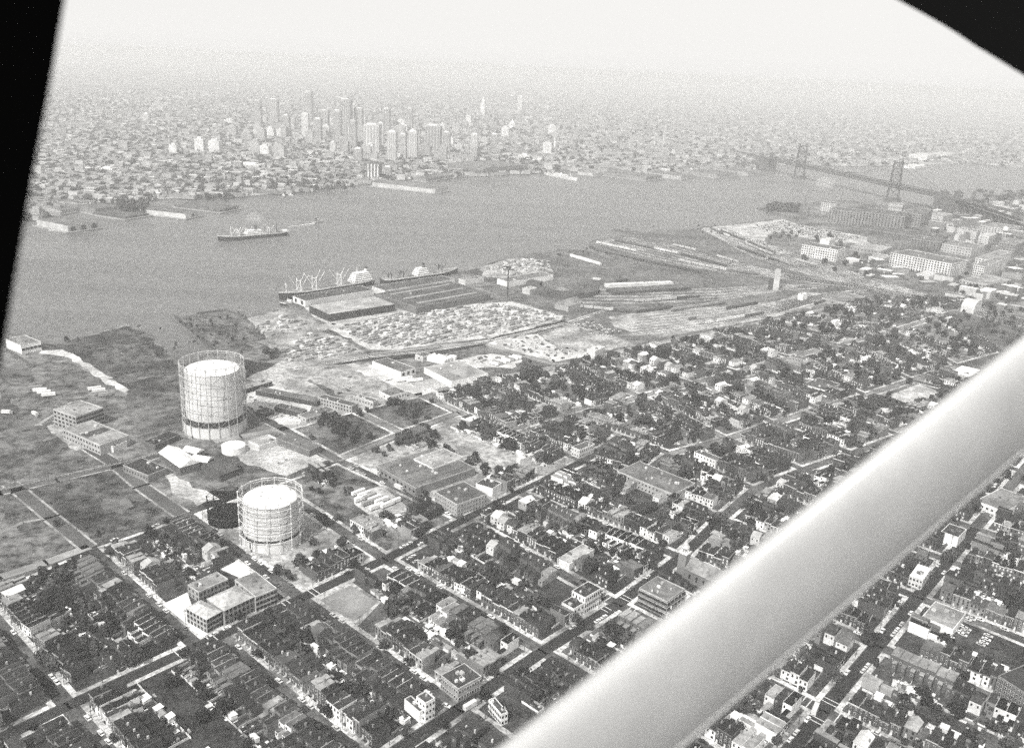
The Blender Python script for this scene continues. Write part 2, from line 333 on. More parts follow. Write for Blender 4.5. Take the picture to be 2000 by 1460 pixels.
# asphalt under the whole grid
m = MB()
m.poly([(p[0], p[1], 0) for p in (N['AmB2'] - BD * 8, N['A1B2'] - AD * 6 - BD * 2, N['A2B2'] - AD * 6, g2(520, 940), g2(656, 890), N['A4B3'] + BD * -2 - AD * 6, N['A7B3'] - AD * 6, N['A14B3'] - AD * 5, N['A14P'] + BD * 10, N['A12D'] + BD * 10, N['A11Q'] + BD * 30, N['A11S'] + BD * 30, N['A3S'] - BD * 60, N['X1Q'] + AD * 60, N['AmM'] + AD * 80 - BD * 60, N['AmM'] - BD * 80)], ASPH, .02 + .1)
struct(m.build('street'))
BL = []
# name, corners, options: L/R = house rows on the long sides (from, to), T/B = rows on the short ends, d = share of plots built, t = trees, g = ground
def block(desc, c, L=(0, 1), R=(0, 1), T=0, B=0, d=.93, t=6, pale=.3, ground=None, clear=()):
    BL.append(dict(desc=desc, c=[N[k] if isinstance(k, str) else k for k in c], L=L, R=R, T=T, B=B, d=d, t=t, pale=pale, ground=ground, clear=clear))
block('opposite the school', ('A0B2', 'A1B2', 'A1B1', 'A0B1'), B=1, t=12)
block('behind the school', ('A1B2', 'A2B2', 'A2B1', 'A1B1'), L=(0, .62), R=(0, .58), t=8)
block('by the photo edge', ('AmB2', 'A0B2', 'A0B1', 'AmB1'), t=6)
block('below the school', ('X1B1', 'A2B1', 'A2M', 'X1M'), T=1, t=8)
block('beside the pale alley', ('A0B1', 'X1B1', 'X1M', 'A0M'), T=1, t=6)
block('at the low crossroads', ('AmB1', 'A0B1', 'A0M', 'AmM'), t=4)
block('beside the ball court', ('A2B1', 'A3B1', 'A3M', 'A2M'), L=(.42, 1), R=(.08, .98), t=6, B=1)
block('near the white corner hotel', ('A3B1', 'A4B1', 'A4M', 'A3M'), t=10, L=(.12, 1), R=(.05, .72), B=0)
block('below the corner store', ('A4B1', 'AcB1', 'AcM', 'A4M'), t=8, B=1)
block('near the brick church', ('AcB1', 'A5B1', 'A5M', 'AcM'), t=9)
block('beside the gas holder', (N['A2B2'], (N['A2B2'] + N['A4B2']) / 2 + BD * 3, N['A3B1'], 'A2B1'), L=None, R=(.80, .9), B=2, d=.95, t=5, ground=M_DIRT)
block('by the trailer lot', ((N['A2B2'] + N['A4B2']) / 2 + BD * 3, 'A4B2', 'A4B1', 'A3B1'), L=(.66, .9), R=(.74, .95), B=1, t=6, ground=M_MEAD2)
block('around the flat roofed works', ('A4B2', 'A5B2', 'A5B1', 'A4B1'), L=(.93, .95), R=(.05, .95), T=0, B=1, t=14, ground=M_DIRT)
block('beside the vacant lot', ('A4B3', 'AbB3', 'AbB2', 'A4B2'), L=(.3, .4), R=None, d=.6, t=14, ground=M_MEAD2)
block('near the shed yard', ('AbB3', 'A5B3', 'A5B2', 'AbB2'), L=None, R=(.3, .5), d=.6, t=10, ground=M_MEAD2)
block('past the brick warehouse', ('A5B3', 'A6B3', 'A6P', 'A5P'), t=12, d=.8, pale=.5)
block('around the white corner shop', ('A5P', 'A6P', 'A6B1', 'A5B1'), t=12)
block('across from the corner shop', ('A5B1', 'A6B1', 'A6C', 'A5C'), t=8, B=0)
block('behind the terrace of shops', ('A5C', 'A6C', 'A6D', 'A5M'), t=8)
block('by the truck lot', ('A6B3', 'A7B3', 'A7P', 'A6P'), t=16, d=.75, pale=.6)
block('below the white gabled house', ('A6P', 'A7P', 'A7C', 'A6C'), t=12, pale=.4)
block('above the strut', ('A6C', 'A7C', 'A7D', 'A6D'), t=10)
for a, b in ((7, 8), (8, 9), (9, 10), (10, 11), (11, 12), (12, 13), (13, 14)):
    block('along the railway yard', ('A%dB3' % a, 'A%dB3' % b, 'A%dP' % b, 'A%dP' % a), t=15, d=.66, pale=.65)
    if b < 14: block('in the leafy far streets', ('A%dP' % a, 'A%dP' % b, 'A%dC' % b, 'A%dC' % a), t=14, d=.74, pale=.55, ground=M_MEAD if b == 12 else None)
    if b < 13: block('near the playing field', ('A%dC' % a, 'A%dC' % b, 'A%dD' % b, 'A%dD' % a), t=13, d=.78, pale=.4)
block('below the low crossing', ('X1M', 'A2M', 'A2Q', 'X1Q'), t=8, B=0)
block('across from the white rounded shop', ('A2M', 'A3M', 'A3Q', 'A2Q'), t=8, L=(.3, 1))
block('across from the hotel', ('A3M', 'A4M', 'A4Q', 'A3Q'), t=10, T=1)
block('beside the brick works', ('A4M', 'AcM', 'AcQ', 'A4Q'), t=6)
block('beside the brick church', ('AcM', 'A5M', 'A5Q', 'AcQ'), t=6)
block('under the strut', ('A5M', 'A6D', 'A6Q', 'A5Q'), t=8)
block('under the strut', ('A6D', 'A7D', 'A7Q', 'A6Q'), t=8)
for a, b in ((7, 8), (8, 9), (9, 10), (10, 11)): block('behind the strut', ('A%dD' % a, 'A%dD' % b, 'A%dQ' % b, 'A%dQ' % a), t=9)
for a, b in ((8, 9), (9, 10)): block('at the top of the avenue', ('A%dQ' % a, 'A%dQ' % b, 'A%dR' % b, 'A%dR' % a), t=9)
block('below the zebra crossing', ('A3Q', 'A4Q', 'A4R', 'A3R'), t=12)
block('by the avenue crossing', ('A4Q', 'AcQ', 'AcR', 'A4R'), t=10)
block('behind the parking lot', ('AcQ', 'A5Q', 'A5R', 'AcR'), L=(.1, 1), R=(.5, 1), t=10)
block('beyond the avenue', ('A5Q', 'A6Q', 'A6R', 'A5R'), t=8)
block('above the avenue', ('A6Q', 'A7Q', 'A7R', 'A6R'), t=8)
block('at the upper avenue', ('A7Q', 'A8Q', 'A8R', 'A7R'), t=8)
block('in the low corner', ('A3R', 'A4R', 'A4S', 'A3S'), t=8)
block('in the low corner', ('A4R', 'AcR', 'AcS', 'A4S'), t=8)
block('in the side streets', ('AcR', 'A5R', 'A5S', 'AcS'), t=8)
block('in the side streets', ('A5R', 'A6R', 'A6S', 'A5S'), t=8)
block('in the side streets', ('A6R', 'A7R', 'A7S', 'A6S'), t=8)
def inset(q, d):
    n = len(q); out = []
    for i in range(n):
        p0, p1, p2 = q[i - 1], q[i], q[(i + 1) % n]
        a = (p1 - p0).normalized(); b = (p2 - p1).normalized()
        na = Vector((a.y, -a.x)); nb = Vector((b.y, -b.x))      # inward for clockwise
        s = (na + nb); s = s / max(.3, s.length_squared) * 2
        out.append(p1 + s * d)
    return out
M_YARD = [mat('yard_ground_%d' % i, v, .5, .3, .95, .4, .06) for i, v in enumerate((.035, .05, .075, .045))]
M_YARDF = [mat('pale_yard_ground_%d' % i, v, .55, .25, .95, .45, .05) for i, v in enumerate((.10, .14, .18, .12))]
PAVE = mat('pavement_concrete', .42, .5, .35, .9, .6, .03)
for i, b in enumerate(BL):
    q = b['c']
    area = sum(q[k].x * q[(k + 1) % 4].y - q[(k + 1) % 4].x * q[k].y for k in range(4))
    b['q1'] = inset(q, 4.3); b['q2'] = inset(q, 7.4)
    if area > 0: print('WARNING block orientation', b['desc'], area)
    m = MB(); m.slab([(p.x, p.y, 0) for p in b['q1']], .0, .27, PAVE); struct(m.build('pavement'))
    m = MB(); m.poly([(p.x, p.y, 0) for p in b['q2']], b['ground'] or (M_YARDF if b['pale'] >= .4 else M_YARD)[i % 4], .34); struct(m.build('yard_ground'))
M_PST = mat('worn_street', .2, .35, .2, .95, .35, .03)
for ks in (('A5P', 'A6P', 'A7P', 'A8P', 'A9P', 'A10P', 'A11P', 'A12P', 'A13P'), ('A6C', 'A7C', 'A8C', 'A9C', 'A10C', 'A11C', 'A12C'), ('A5B3', 'A5P'), ('A6B3', 'A6P', 'A6B1'), ('A7B3', 'A7P', 'A7C'), ('A4B2', 'AbB2', 'A5B2'), ('AbB3', 'AbB2'), ('A4B3', 'A4B2')):
    b = MB(); b.ribbon([tuple(N[k]) for k in ks], 6.5, .15, M_PST); struct(b.build('street'))
M_DST = mat('fresh_asphalt', .032, .3, .3, .9, .3, .03)
for ks in (('AmB1', 'A0B1', 'A1B1', 'A2B1', 'A3B1', 'A4B1', 'AcB1', 'A5B1'), ('X1M', 'A2M', 'A3M', 'A4M', 'AcM', 'A5M'), ('A3Q', 'A4Q', 'AcQ', 'A5Q', 'A6Q', 'A7Q')):
    b = MB(); b.ribbon([tuple(N[k]) for k in ks], 7.6, .17, M_DST); struct(b.build('street'))
# zebra lines at the crossings
LINE = mat('road_paint', .7, .15, 1)
m = MB()
for nd, ax in (('A4M', AD), ('A4M', BD), ('A4Q', AD), ('A4Q', BD), ('A1B1', BD), ('A2B1', BD)):
    for s_ in (-1, 1):
        for o_ in (8.0, 11.5):
            side = BD if ax is AD else AD
            c = N[nd] + ax * s_ * o_; m.ribbon([tuple(c - side * 5.2), tuple(c + side * 5.2)], .55, .2, LINE)
struct(m.build('crossing_line'))
# school yards and the ball court
M_COURT = mat('court_surface', .24, .25, .6, .95, .2, .05)
M_YARDW = mat('school_yard', .72, .12, .4)
def sheet(name, px, m_, z): b = MB(); b.poly(gp(px), m_, z); return struct(b.build(name))
sheet('school_yard', [(318, 1180), (366, 1157), (376, 1186), (372, 1214), (410, 1236), (396, 1246)], M_YARDW, .40)
sheet('school_yard', [(430, 1112), (462, 1096), (490, 1118), (472, 1140), (466, 1128)], M_YARDW, .40)
sheet('ball_court', [(614, 1172), (686, 1136), (744, 1176), (700, 1222), (672, 1212)], PAVE, .40)
sheet('ball_court', [(625, 1172), (686, 1143), (736, 1177), (697, 1212), (674, 1206)], M_COURT, .44)
sheet('playing_field', [(1735, 772), (1796, 750), (1836, 766), (1780, 796)], mat('field_dirt', .42, .3, .2, .95, .3, .05), .42)
sheet('trailer_lot', [(690, 966), (745, 948), (790, 985), (800, 998), (730, 1012), (692, 985)], M_LOT, .42)

# water streaks come from a second, long noise
t2 = n_.nodes.new('ShaderNodeTexNoise'); t2.inputs['Scale'].default_value = 1; t2.inputs['Detail'].default_value = 5
mp = n_.nodes.new('ShaderNodeMapping'); mp.inputs['Scale'].default_value = (.0016, .009, 1); mp.inputs['Rotation'].default_value = (0, 0, .3)
n_.links.new(g_.outputs['Position'], mp.inputs['Vector']); n_.links.new(mp.outputs[0], t2.inputs['Vector'])
mr2 = n_.nodes.new('ShaderNodeMapRange'); mr2.inputs['From Min'].default_value = .35; mr2.inputs['From Max'].default_value = .65; mr2.inputs['To Min'].default_value = .26; mr2.inputs['To Max'].default_value = .42
mr3 = n_.nodes.new('ShaderNodeMapRange'); mr3.inputs['From Min'].default_value = .35; mr3.inputs['From Max'].default_value = .65; mr3.inputs['To Min'].default_value = .8; mr3.inputs['To Max'].default_value = 1.35
n_.links.new(t2.outputs['Fac'], mr3.inputs['Value']); ml_ = n_.nodes.new('ShaderNodeMath'); ml_.operation = 'MULTIPLY'; n_.links.new(mr_.outputs[0], ml_.inputs[0]); n_.links.new(mr3.outputs[0], ml_.inputs[1])
for k in range(3): n_.links.new(ml_.outputs[0], cc_.inputs[k])
n_.links.new(t2.outputs['Fac'], mr2.inputs['Value']); n_.links.new(mr2.outputs[0], b_.inputs['Roughness'])
# ================================================================== helpers for buildings
WINM = {}
def window_mesh(w_, h_, light=False):
    k = (round(w_, 1), round(h_, 1), light)
    if k not in WINM:
        m = MB(); m.box((0, 0, 0), (w_, .16, h_), OFFW if light else DARKM, bot=True)
        m.box((0, -.09, 0), (w_ - .25, .06, h_ - .25), GLASS if not light else DARKM, bot=True); WINM[k] = m.mesh('window')
    return WINM[k]
def rect(px3, h):
    p0, p1, p2 = (g2(x, y, h) for x, y in px3)
    e1 = p0 - p1; e2 = p2 - p1; u = e2.normalized(); L2 = e2.length
    n = Vector((-u.y, u.x)); L1 = e1.dot(n)
    if abs(e1.dot(u)) > .35 * abs(L1): pass
    if L1 < 0: n = -n; L1 = -L1
    # local frame: origin p1, +x along u (right), +y along n (away)
    return p1, math.atan2(u.y, u.x), L2, L1, (u.x * n.y - u.y * n.x) > 0
def building(name, label, cat, px3, h, wall=.4, roof=.15, par=.5, win=None, group=None, roofbits=3, wm_=None, ground=None, parent=None, z0=0, cap=100, gable=0, stripe=None):
    p1, rz, wx, wy, ok = rect(px3, h)
    if ok is False: print('flip', name, label)
    t = parent or thing(name, label, cat, (p1.x, p1.y, 0), rz, group)
    off = (0, 0)
    if parent:
        d = Vector((p1.x, p1.y)) - Vector(parent.location[:2]); r0 = parent.rotation_euler[2]
        off = (d.x * math.cos(-r0) - d.y * math.sin(-r0), d.x * math.sin(-r0) + d.y * math.cos(-r0)); lr = rz - r0
    else: lr = 0
    loc = (off[0], off[1], z0)
    WM = wm_ or (brick(wall) if wall < .3 else gm(wall))
    m = MB(); m.box((wx / 2, wy / 2, h / 2), (wx, wy, h), WM)
    if par and not gable:
        for c, s_ in (((wx / 2, .2), (wx, .4)), ((wx / 2, wy - .2), (wx, .4)), ((.2, wy / 2), (.4, wy - .82)), ((wx - .2, wy / 2), (.4, wy - .82))):
            m.box((c[0], c[1], h + par / 2 + .01), (s_[0], s_[1], par), gm(min(.7, wall + .15)))
    m.build('wall', t, loc, lr)
    m = MB(); RM = tar(roof) if roof < .5 else gm(roof)
    if gable == 1:                                            # ridge along x
        m.add([(-.3, -.3, h), (wx + .3, -.3, h), (wx + .3, wy + .3, h), (-.3, wy + .3, h), (-.3, wy / 2, h + wy * .28), (wx + .3, wy / 2, h + wy * .28)], [(0, 1, 5, 4), (2, 3, 4, 5), (0, 4, 3), (1, 2, 5), (3, 2, 1, 0)], RM)
    elif gable == 2:                                          # ridge along y
        m.add([(-.3, -.3, h), (-.3, wy + .3, h), (wx + .3, wy + .3, h), (wx + .3, -.3, h), (wx / 2, -.3, h + wx * .26), (wx / 2, wy + .3, h + wx * .26)], [(1, 0, 4, 5), (3, 2, 5, 4), (0, 3, 4), (1, 5, 2), (0, 1, 2, 3)], RM)
    elif gable == 3:                                          # hipped
        k = min(wx, wy) / 2; r = k * .55
        a, b = ((k, wy / 2), (wx - k, wy / 2)) if wx > wy else ((wx / 2, k), (wx / 2, wy - k))
        m.add([(-.4, -.4, h), (wx + .4, -.4, h), (wx + .4, wy + .4, h), (-.4, wy + .4, h), (a[0], a[1], h + r), (b[0], b[1], h + r)], ([(0, 1, 5, 4), (1, 2, 5), (2, 3, 4, 5), (3, 0, 4)] if wx > wy else [(0, 1, 4), (1, 2, 5, 4), (2, 3, 5), (3, 0, 4, 5)]) + [(3, 2, 1, 0)], RM)
    elif gable == 4:                                          # barrel vault, axis along y
        n = 12; vs = [(wx / 2 - wx / 2 * math.cos(PI * k / n), y, h + wx * .22 * math.sin(PI * k / n)) for y in (0, wy) for k in range(n + 1)]
        m.add(vs, [(k, k + 1, n + 2 + k, n + 1 + k)[::-1] for k in range(n)] + [tuple(range(n + 1))[::-1], tuple(range(n + 1, 2 * n + 2))], RM)
    else:
        m.box((wx / 2, wy / 2, h + .12), (wx - .84, wy - .84, .2), RM)
        if stripe:
            nn, ax, sv = stripe
            for i in range(nn):
                f = (i + .5) / nn
                if ax == 'x': m.box((wx / 2, wy * f, h + .4), (wx * .8, max(.8, wy / nn * .16), .5), gm(sv))
                else: m.box((wx * f, wy / 2, h + .4), (max(.8, wx / nn * .16), wy * .8, .5), gm(sv))
    rf = m.build('roof', t, loc, lr)
    if not gable:
        for k in range(roofbits):
            m = MB(); a = uni(.8, 2.2); m.box((uni(.15, .85) * wx, uni(.15, .85) * wy, h + .9), (a, a * uni(.8, 1.6), 1.4), gm(random.choice((.6, .15, .4)))); m.build('roof_vent', rf)
    if win:
        nx, nz, ny, ww, wh, lt = (win + (False,))[:6]; me = window_mesh(ww, wh, lt); k = 0; ex = MB()
        for j in range(nz):
            z = h * (j + .55) / nz
            for i in range(nx):
                p = (wx * (i + .5) / nx, -.05, z)
                if k < cap: link('window', me, t, (loc[0] + p[0] * math.cos(lr) - p[1] * math.sin(lr), loc[1] + p[0] * math.sin(lr) + p[1] * math.cos(lr), z), lr)
                else: ex.box(p, (ww, .16, wh), GLASS)
                k += 1
            for i in range(ny):
                p = (-.05, wy * (i + .5) / ny, z)
                if k < cap: link('window', me, t, (loc[0] + p[0] * math.cos(lr) - p[1] * math.sin(lr), loc[1] + p[0] * math.sin(lr) + p[1] * math.cos(lr), z), lr - PI / 2)
                else: ex.box(p, (.16, ww, wh), GLASS)
                k += 1
        if ex.v: tag(ex.build('window', t, loc, lr), kind='stuff')
    CLEAR.append((p1.x, p1.y, rz, wx, wy))
    return t
CLEAR = []
def blocked(p, r=3):
    for x, y, rz, wx, wy in CLEAR:
        dx, dy = p[0] - x, p[1] - y
        if abs(dx) + abs(dy) > 260: continue
        a = dx * math.cos(rz) + dy * math.sin(rz); b = -dx * math.sin(rz) + dy * math.cos(rz)
        if -r < a < wx + r and -r < b < wy + r: return True
    for x, y, rr in CLEARC:
        if (p[0] - x) ** 2 + (p[1] - y) ** 2 < (rr + r) ** 2: return True
    for pl in CLEARP:
        if inpoly(p, pl): return True
    return False
CLEARC = []; CLEARP = []
def inpoly(p, pl):
    c = False; n = len(pl)
    for i in range(n):
        a, b = pl[i], pl[i - 1]
        if (a[1] > p[1]) != (b[1] > p[1]) and p[0] < (b[0] - a[0]) * (p[1] - a[1]) / (b[1] - a[1]) + a[0]: c = not c
    return c
for q in ([(318, 1180), (366, 1157), (376, 1186), (372, 1214), (410, 1236), (396, 1246)], [(430, 1112), (462, 1096), (490, 1118), (466, 1140)], [(614, 1172), (686, 1136), (744, 1176), (700, 1222)], [(1735, 772), (1796, 750), (1836, 766), (1780, 796)], [(690, 966), (745, 948), (800, 990), (800, 998), (730, 1012)]):
    CLEARP.append(gp(q))

# ================================================================== the aeroplane
def cp(x, y, d):                                              # a point at photo pixel x, y and depth d in front of the camera
    v = FW * d + RT * ((x - 1000) * d / FPX) - UP * ((y - 730) * d / FPX)
    return Vector((v[0], v[1], v[2] + CAM_H))
plane = thing('light_aircraft', 'light aeroplane seen from its cabin, with pale wing strut and black door frame', 'aeroplane', tuple(cp(1000, 900, .2)))
def pl_build(m, name, smooth=False): 
    o = m.build(name, plane, None, 0, smooth); o.matrix_parent_inverse = Matrix.Translation(plane.location).inverted(); return o
STRUTM = bpy.data.materials.new('strut_paint'); STRUTM.use_nodes = True; b_ = STRUTM.node_tree.nodes['Principled BSDF']
b_.inputs['Base Color'].default_value = (.3, .3, .295, 1); b_.inputs['Roughness'].default_value = .38
_n = STRUTM.node_tree; _g = _n.nodes.new('ShaderNodeTexCoord'); _t = _n.nodes.new('ShaderNodeTexNoise'); _t.inputs['Scale'].default_value = 9; _t.inputs['Detail'].default_value = 9; _t.inputs['Roughness'].default_value = .7
_m = _n.nodes.new('ShaderNodeMapRange'); _m.inputs['From Min'].default_value = .3; _m.inputs['From Max'].default_value = .7; _m.inputs['To Min'].default_value = .37; _m.inputs['To Max'].default_value = .47
_c = _n.nodes.new('ShaderNodeCombineColor'); _n.links.new(_g.outputs['Object'], _t.inputs['Vector']); _n.links.new(_t.outputs['Fac'], _m.inputs['Value'])
for _k in range(3): _n.links.new(_m.outputs[0], _c.inputs[_k])
_n.links.new(_c.outputs[0], b_.inputs['Base Color'])
BLACKM = mat('cabin_black', .001, 0, rough=1, spec=0)
a = cp(1347.461, 1314.149, .651); b = cp(2002.127, 773.722, .807); ax = (b - a).normalized(); s0 = a - ax * .6; s1 = b + ax * 1.6
view = Vector(FW); dn = ax.cross(view).normalized()
if dn.dot(Vector(UP)) > 0: dn = -dn                           # dn: towards the lower edge
th = math.radians(40)
ch = (dn * math.cos(th) + view * math.sin(th)).normalized(); nr = ax.cross(ch).normalized()
m = MB(); n = 48; R = .0715; vs = []
for p in (s0, s1):
    for k in range(n):
        t = 2 * PI * k / n; c_ = math.cos(t); s_ = math.sin(t)
        vs.append(tuple(p + ch * (R * c_) + nr * (R * .3 * s_)))
m.add(vs, [(k, (k + 1) % n, n + (k + 1) % n, n + k) for k in range(n)] + [tuple(range(n))[::-1], tuple(range(n, 2 * n))], STRUTM)
_so = pl_build(m, 'wing_strut', True)
_best = None; _c = [(2 * PI * k / 720) for k in range(720)]
def _pp(q): x, y, d = PX(tuple(q)); return x * .616 + y * .788, d
_v = [(t,) + _pp(a + ch * (R * math.cos(t)) + nr * (R * .3 * math.sin(t))) for t in _c]; _mx = max(v[1] for v in _v)
_t = min([v for v in _v if v[2] <= _pp(a)[1] + .02], key=lambda v: abs(v[1] - (_mx - 11)))[0]
off_ = ch * (R * math.cos(_t)) + nr * (R * .3 * math.sin(_t)); m = MB(); m.bar(s0 + off_, s1 + off_, .0011, mat('bright_trim', .42, 0, rough=.4), 8); m.build('trim_bead', _so)
def prism_cam(name, px, d0, d1, M_):
    m = MB(); k = len(px); vs = [tuple(cp(x, y, d0)) for x, y in px] + [tuple(cp(1000 + (x - 1000) * 1.02, 730 + (y - 730) * 1.02, d1)) for x, y in px]
    m.add(vs, [tuple(range(k)), tuple(range(2 * k - 1, k - 1, -1))] + [(i, (i + 1) % k, k + (i + 1) % k, k + i) for i in range(k)], M_); return pl_build(m, name)
prism_cam('door_frame', [(127, -90), (129, -20), (127, 0), (98, 170), (64, 350), (34, 520), (12, 655), (-4, 740), (-30, 860), (-420, 860), (-420, -90)], .50, .56, BLACKM)
prism_cam('wing', [(1690, -60), (1745, -4), (1790, 20), (1830, 42), (1870, 66), (1905, 90), (1945, 114), (2000, 148), (2120, 220), (2600, 420), (2600, -300), (1500, -300)], .95, 1.08, mat('wing_dark', .004, 0, rough=.9, spec=.03))

# ================================================================== gas holders
def gasholder(label, base_px, r_front, n, H, rings, rt, zt, rb, zb, crown, shade, dome=2.2, black=False, lw=.22, fv=.6):
    b0 = g2(*base_px); c = b0 + V2(b0).normalized() * r_front     # centre lies behind the front foot
    fr = r_front
    t = thing('gas_holder', label, 'gas holder', (c.x, c.y, 0), .13)
    CLEARC.append((c.x, c.y, r_front + 5))
    tm = mat('holder_tank', .62, .12, .3) if not black else mat('black_holder', .004, .2, .4)
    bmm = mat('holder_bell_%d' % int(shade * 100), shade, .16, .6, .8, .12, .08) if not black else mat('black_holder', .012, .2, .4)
    fm = mat('holder_frame_%d' % int(fv * 100), fv, .1, .5) if not black else mat('black_frame', .015, .1, .5)
    m = MB(); m.cyl((0, 0), rt, rt, 0, zt, tm, 64, capm=DARKM); m.build('tank', t)
    if not black:
        m = MB(); x_ = -rt * .6; y_ = -math.sqrt(rt * rt - x_ * x_) - .5; m.bar((x_, y_, 0), (x_, y_, zt + 2), .35, DARKM); m.box((x_ - 1, y_ - 1.4, 1.2), (3, 2.6, 2.4), gm(.4)); m.build('stair_and_valve_hut', t)
    if not black:
        m = MB(); m.cyl((0, 0), rb - .6, rb - .6, zt + .05, zb, DARKM, 64); m.build('seal_ring', t)
    m = MB(); z = zb
    lifts = 4 if not black else 1
    for k in range(lifts):
        z1 = zb + (crown - zb) * (k + 1) / lifts; rr = rb - k * .35
        m.cyl((0, 0), rr, rr, z, z1 - .5, bmm, 64, capm=bmm); m.cyl((0, 0), rr + .12, rr + .12, z1 - .9, z1 - .5, mat('holder_rust', .25, .3, .6), 64, cap=False); z = z1 - .5
    bo = m.build('bell', t)
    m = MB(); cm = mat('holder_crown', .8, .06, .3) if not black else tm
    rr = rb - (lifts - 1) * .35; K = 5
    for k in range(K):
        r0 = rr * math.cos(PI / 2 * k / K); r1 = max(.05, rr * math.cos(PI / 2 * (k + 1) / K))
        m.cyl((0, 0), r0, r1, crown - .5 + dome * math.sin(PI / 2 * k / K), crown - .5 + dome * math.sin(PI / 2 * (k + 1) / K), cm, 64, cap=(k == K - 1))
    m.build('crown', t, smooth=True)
    if not black:
        m = MB()
        for k in range(16):
            a_ = 2 * PI * k / 16; m.bar((rr * .3 * math.cos(a_), rr * .3 * math.sin(a_), crown - .4 + dome * .93), (rr * .97 * math.cos(a_), rr * .97 * math.sin(a_), crown - .3 + dome * .2), .10, gm(.5), 3)
        for k in range(6):
            a_ = .6 + k; q_ = rr * uni(.2, .9); m.box((q_ * math.cos(a_), q_ * math.sin(a_), crown + dome * .75), (.9, .9, .9), gm(.35))
        m.build('crown_ribs', t)
    pts = [(fr * math.cos(2 * PI * k / n), fr * math.sin(2 * PI * k / n)) for k in range(n)]
    cols = MB(); 
    for x, y in pts:
        m = MB(); m.bar((0, 0, 0.2), (0, 0, H), lw * 1.35, fm); m.box((0, 0, .3), (1.2, 1.2, .6), fm)
        for z in rings: m.box((0, 0, z), (1.0, 1.0, .7), fm)
        m.build('column', t, (x, y, 0))
    for z in rings:
        m = MB()
        for k in range(n):
            a_, b_2 = pts[k], pts[(k + 1) % n]; m.bar((a_[0], a_[1], z), (b_2[0], b_2[1], z), lw * (1.25 if z >= H - .1 else 1), fm)
            if z >= H - .1: m.bar((a_[0], a_[1], z - 1.6), (b_2[0], b_2[1], z - 1.6), lw * .7, fm)
        m.build('ring_girder', t)
    m = MB(); rg = list(rings)
    for i in range(len(rg) - 1):
        for k in range(n):
            a_, b_2 = pts[k], pts[(k + 1) % n]
            m.bar((a_[0], a_[1], rg[i]), (b_2[0], b_2[1], rg[i + 1]), lw * .32, fm, 3); m.bar((b_2[0], b_2[1], rg[i]), (a_[0], a_[1], rg[i + 1]), lw * .32, fm, 3)
    if not black or True: m.build('cross_bracing', t)
    return t, c
gasholder('tall white gas holder with many ringed guide frame, the farther of the two white ones', (423, 858), 27.5, 20, 64, [10, 17, 25, 34, 44, 54, 64], 27.0, 9.5, 24.3, 14.5, 57, .62, lw=.25, fv=.46)
H2, c2 = gasholder('bright white gas holder with open guide frame beside the black one, nearest to the camera', (533, 1083), 21.8, 16, 37, [8, 14, 20, 26, 31.5, 37], 20.4, 7.4, 19.4, 8.9, 33, .56, lw=.20, fv=.66)
H3, c3 = gasholder('low black gas holder with bare black columns behind the white one', (448, 1033), 14.5, 10, 19, [6.4, 12.5, 19], 14.2, 6, 13.6, 6.2, 7.2, .02, dome=1.0, black=True, lw=.22)
# small storage tank, smaller sheds
def tank(label, px, r, h, M_=WHITE):
    b = g2(*px); c = b + b.normalized() * r
    t = thing('storage_tank', label, 'tank', (c.x, c.y, 0)); CLEARC.append((c.x, c.y, r + 2))
    m = MB(); m.cyl((0, 0), r, r, 0, h, M_, 40); m.build('tank_shell', t)
    m = MB(); m.cyl((0, 0), r + .1, .3, h, h + r * .12, M_, 40); m.build('tank_roof', t)
    m = MB(); m.bar((-r - .4, -.4, 0), (-r - .4, -.4, h + .5), .12, STEEL); m.bar((-r - .4, .4, 0), (-r - .4, .4, h + .5), .12, STEEL)
    for k in range(int(h)): m.bar((-r - .4, -.4, k + .5), (-r - .4, .4, k + .5), .06, STEEL)
    m.build('ladder', t)
tank('squat white storage tank between the two white gas holders', (457, 890), 9.8, 6)

# ================================================================== named buildings of the near shore
BD_ = building
sch = BD_('school', 'stone school with pale hipped roofs and three storeys of windows on the main street', 'school', [(417, 1163), (438, 1192), (495, 1165)], 10.5, .30, .33, gable=3, win=(7, 3, 0, 1.6, 2.2), cap=100)
BD_('', '', '', [(371, 1183), (403, 1209), (432, 1193)], 10, .42, .36, par=0, gable=3, win=(5, 3, 6, 1.7, 1.9), parent=sch)
BD_('', '', '', [(470, 1128), (499, 1166), (541, 1149)], 10.5, .40, .22, win=(6, 3, 4, 1.9, 1.9), parent=sch)
BD_('', '', '', [(366, 1142), (388, 1157), (446, 1131)], 7.5, .30, .26, win=(8, 2, 3, 1.4, 1.8), parent=sch)
BD_('corner_building', 'white rounded shop building with dark flat roof on the lower crossroads corner', 'building', [(809, 1363), (831, 1375), (850, 1364)], 11.5, .82, .06, par=.8, win=(3, 3, 3, .9, 1.3), roofbits=1)
BD_('annex', 'low dark roofed shop wing behind the white rounded building', 'building', [(788, 1366), (819, 1391), (832, 1384)], 6.5, .8, .05)
BD_('corner_store', 'dark roofed corner store with pale awning band at the lower crossroads', 'shop', [(857, 1321), (895, 1346), (941, 1321)], 8.5, .30, .05, win=(9, 2, 8, 1.1, 1.7, True), roofbits=6)
BD_('terrace_building', 'white two storey terrace with dark roof right of the lower crossroads', 'building', [(940, 1372), (979, 1396), (992, 1391)], 7, .74, .08, win=(2, 2, 8, 1.0, 1.5))
BD_('hotel', 'white three storey hotel with rows of narrow windows and black roof', 'hotel', [(1115, 1155), (1143, 1168), (1175, 1149)], 12, .8, .035, win=(8, 3, 4, .9, 2.0))
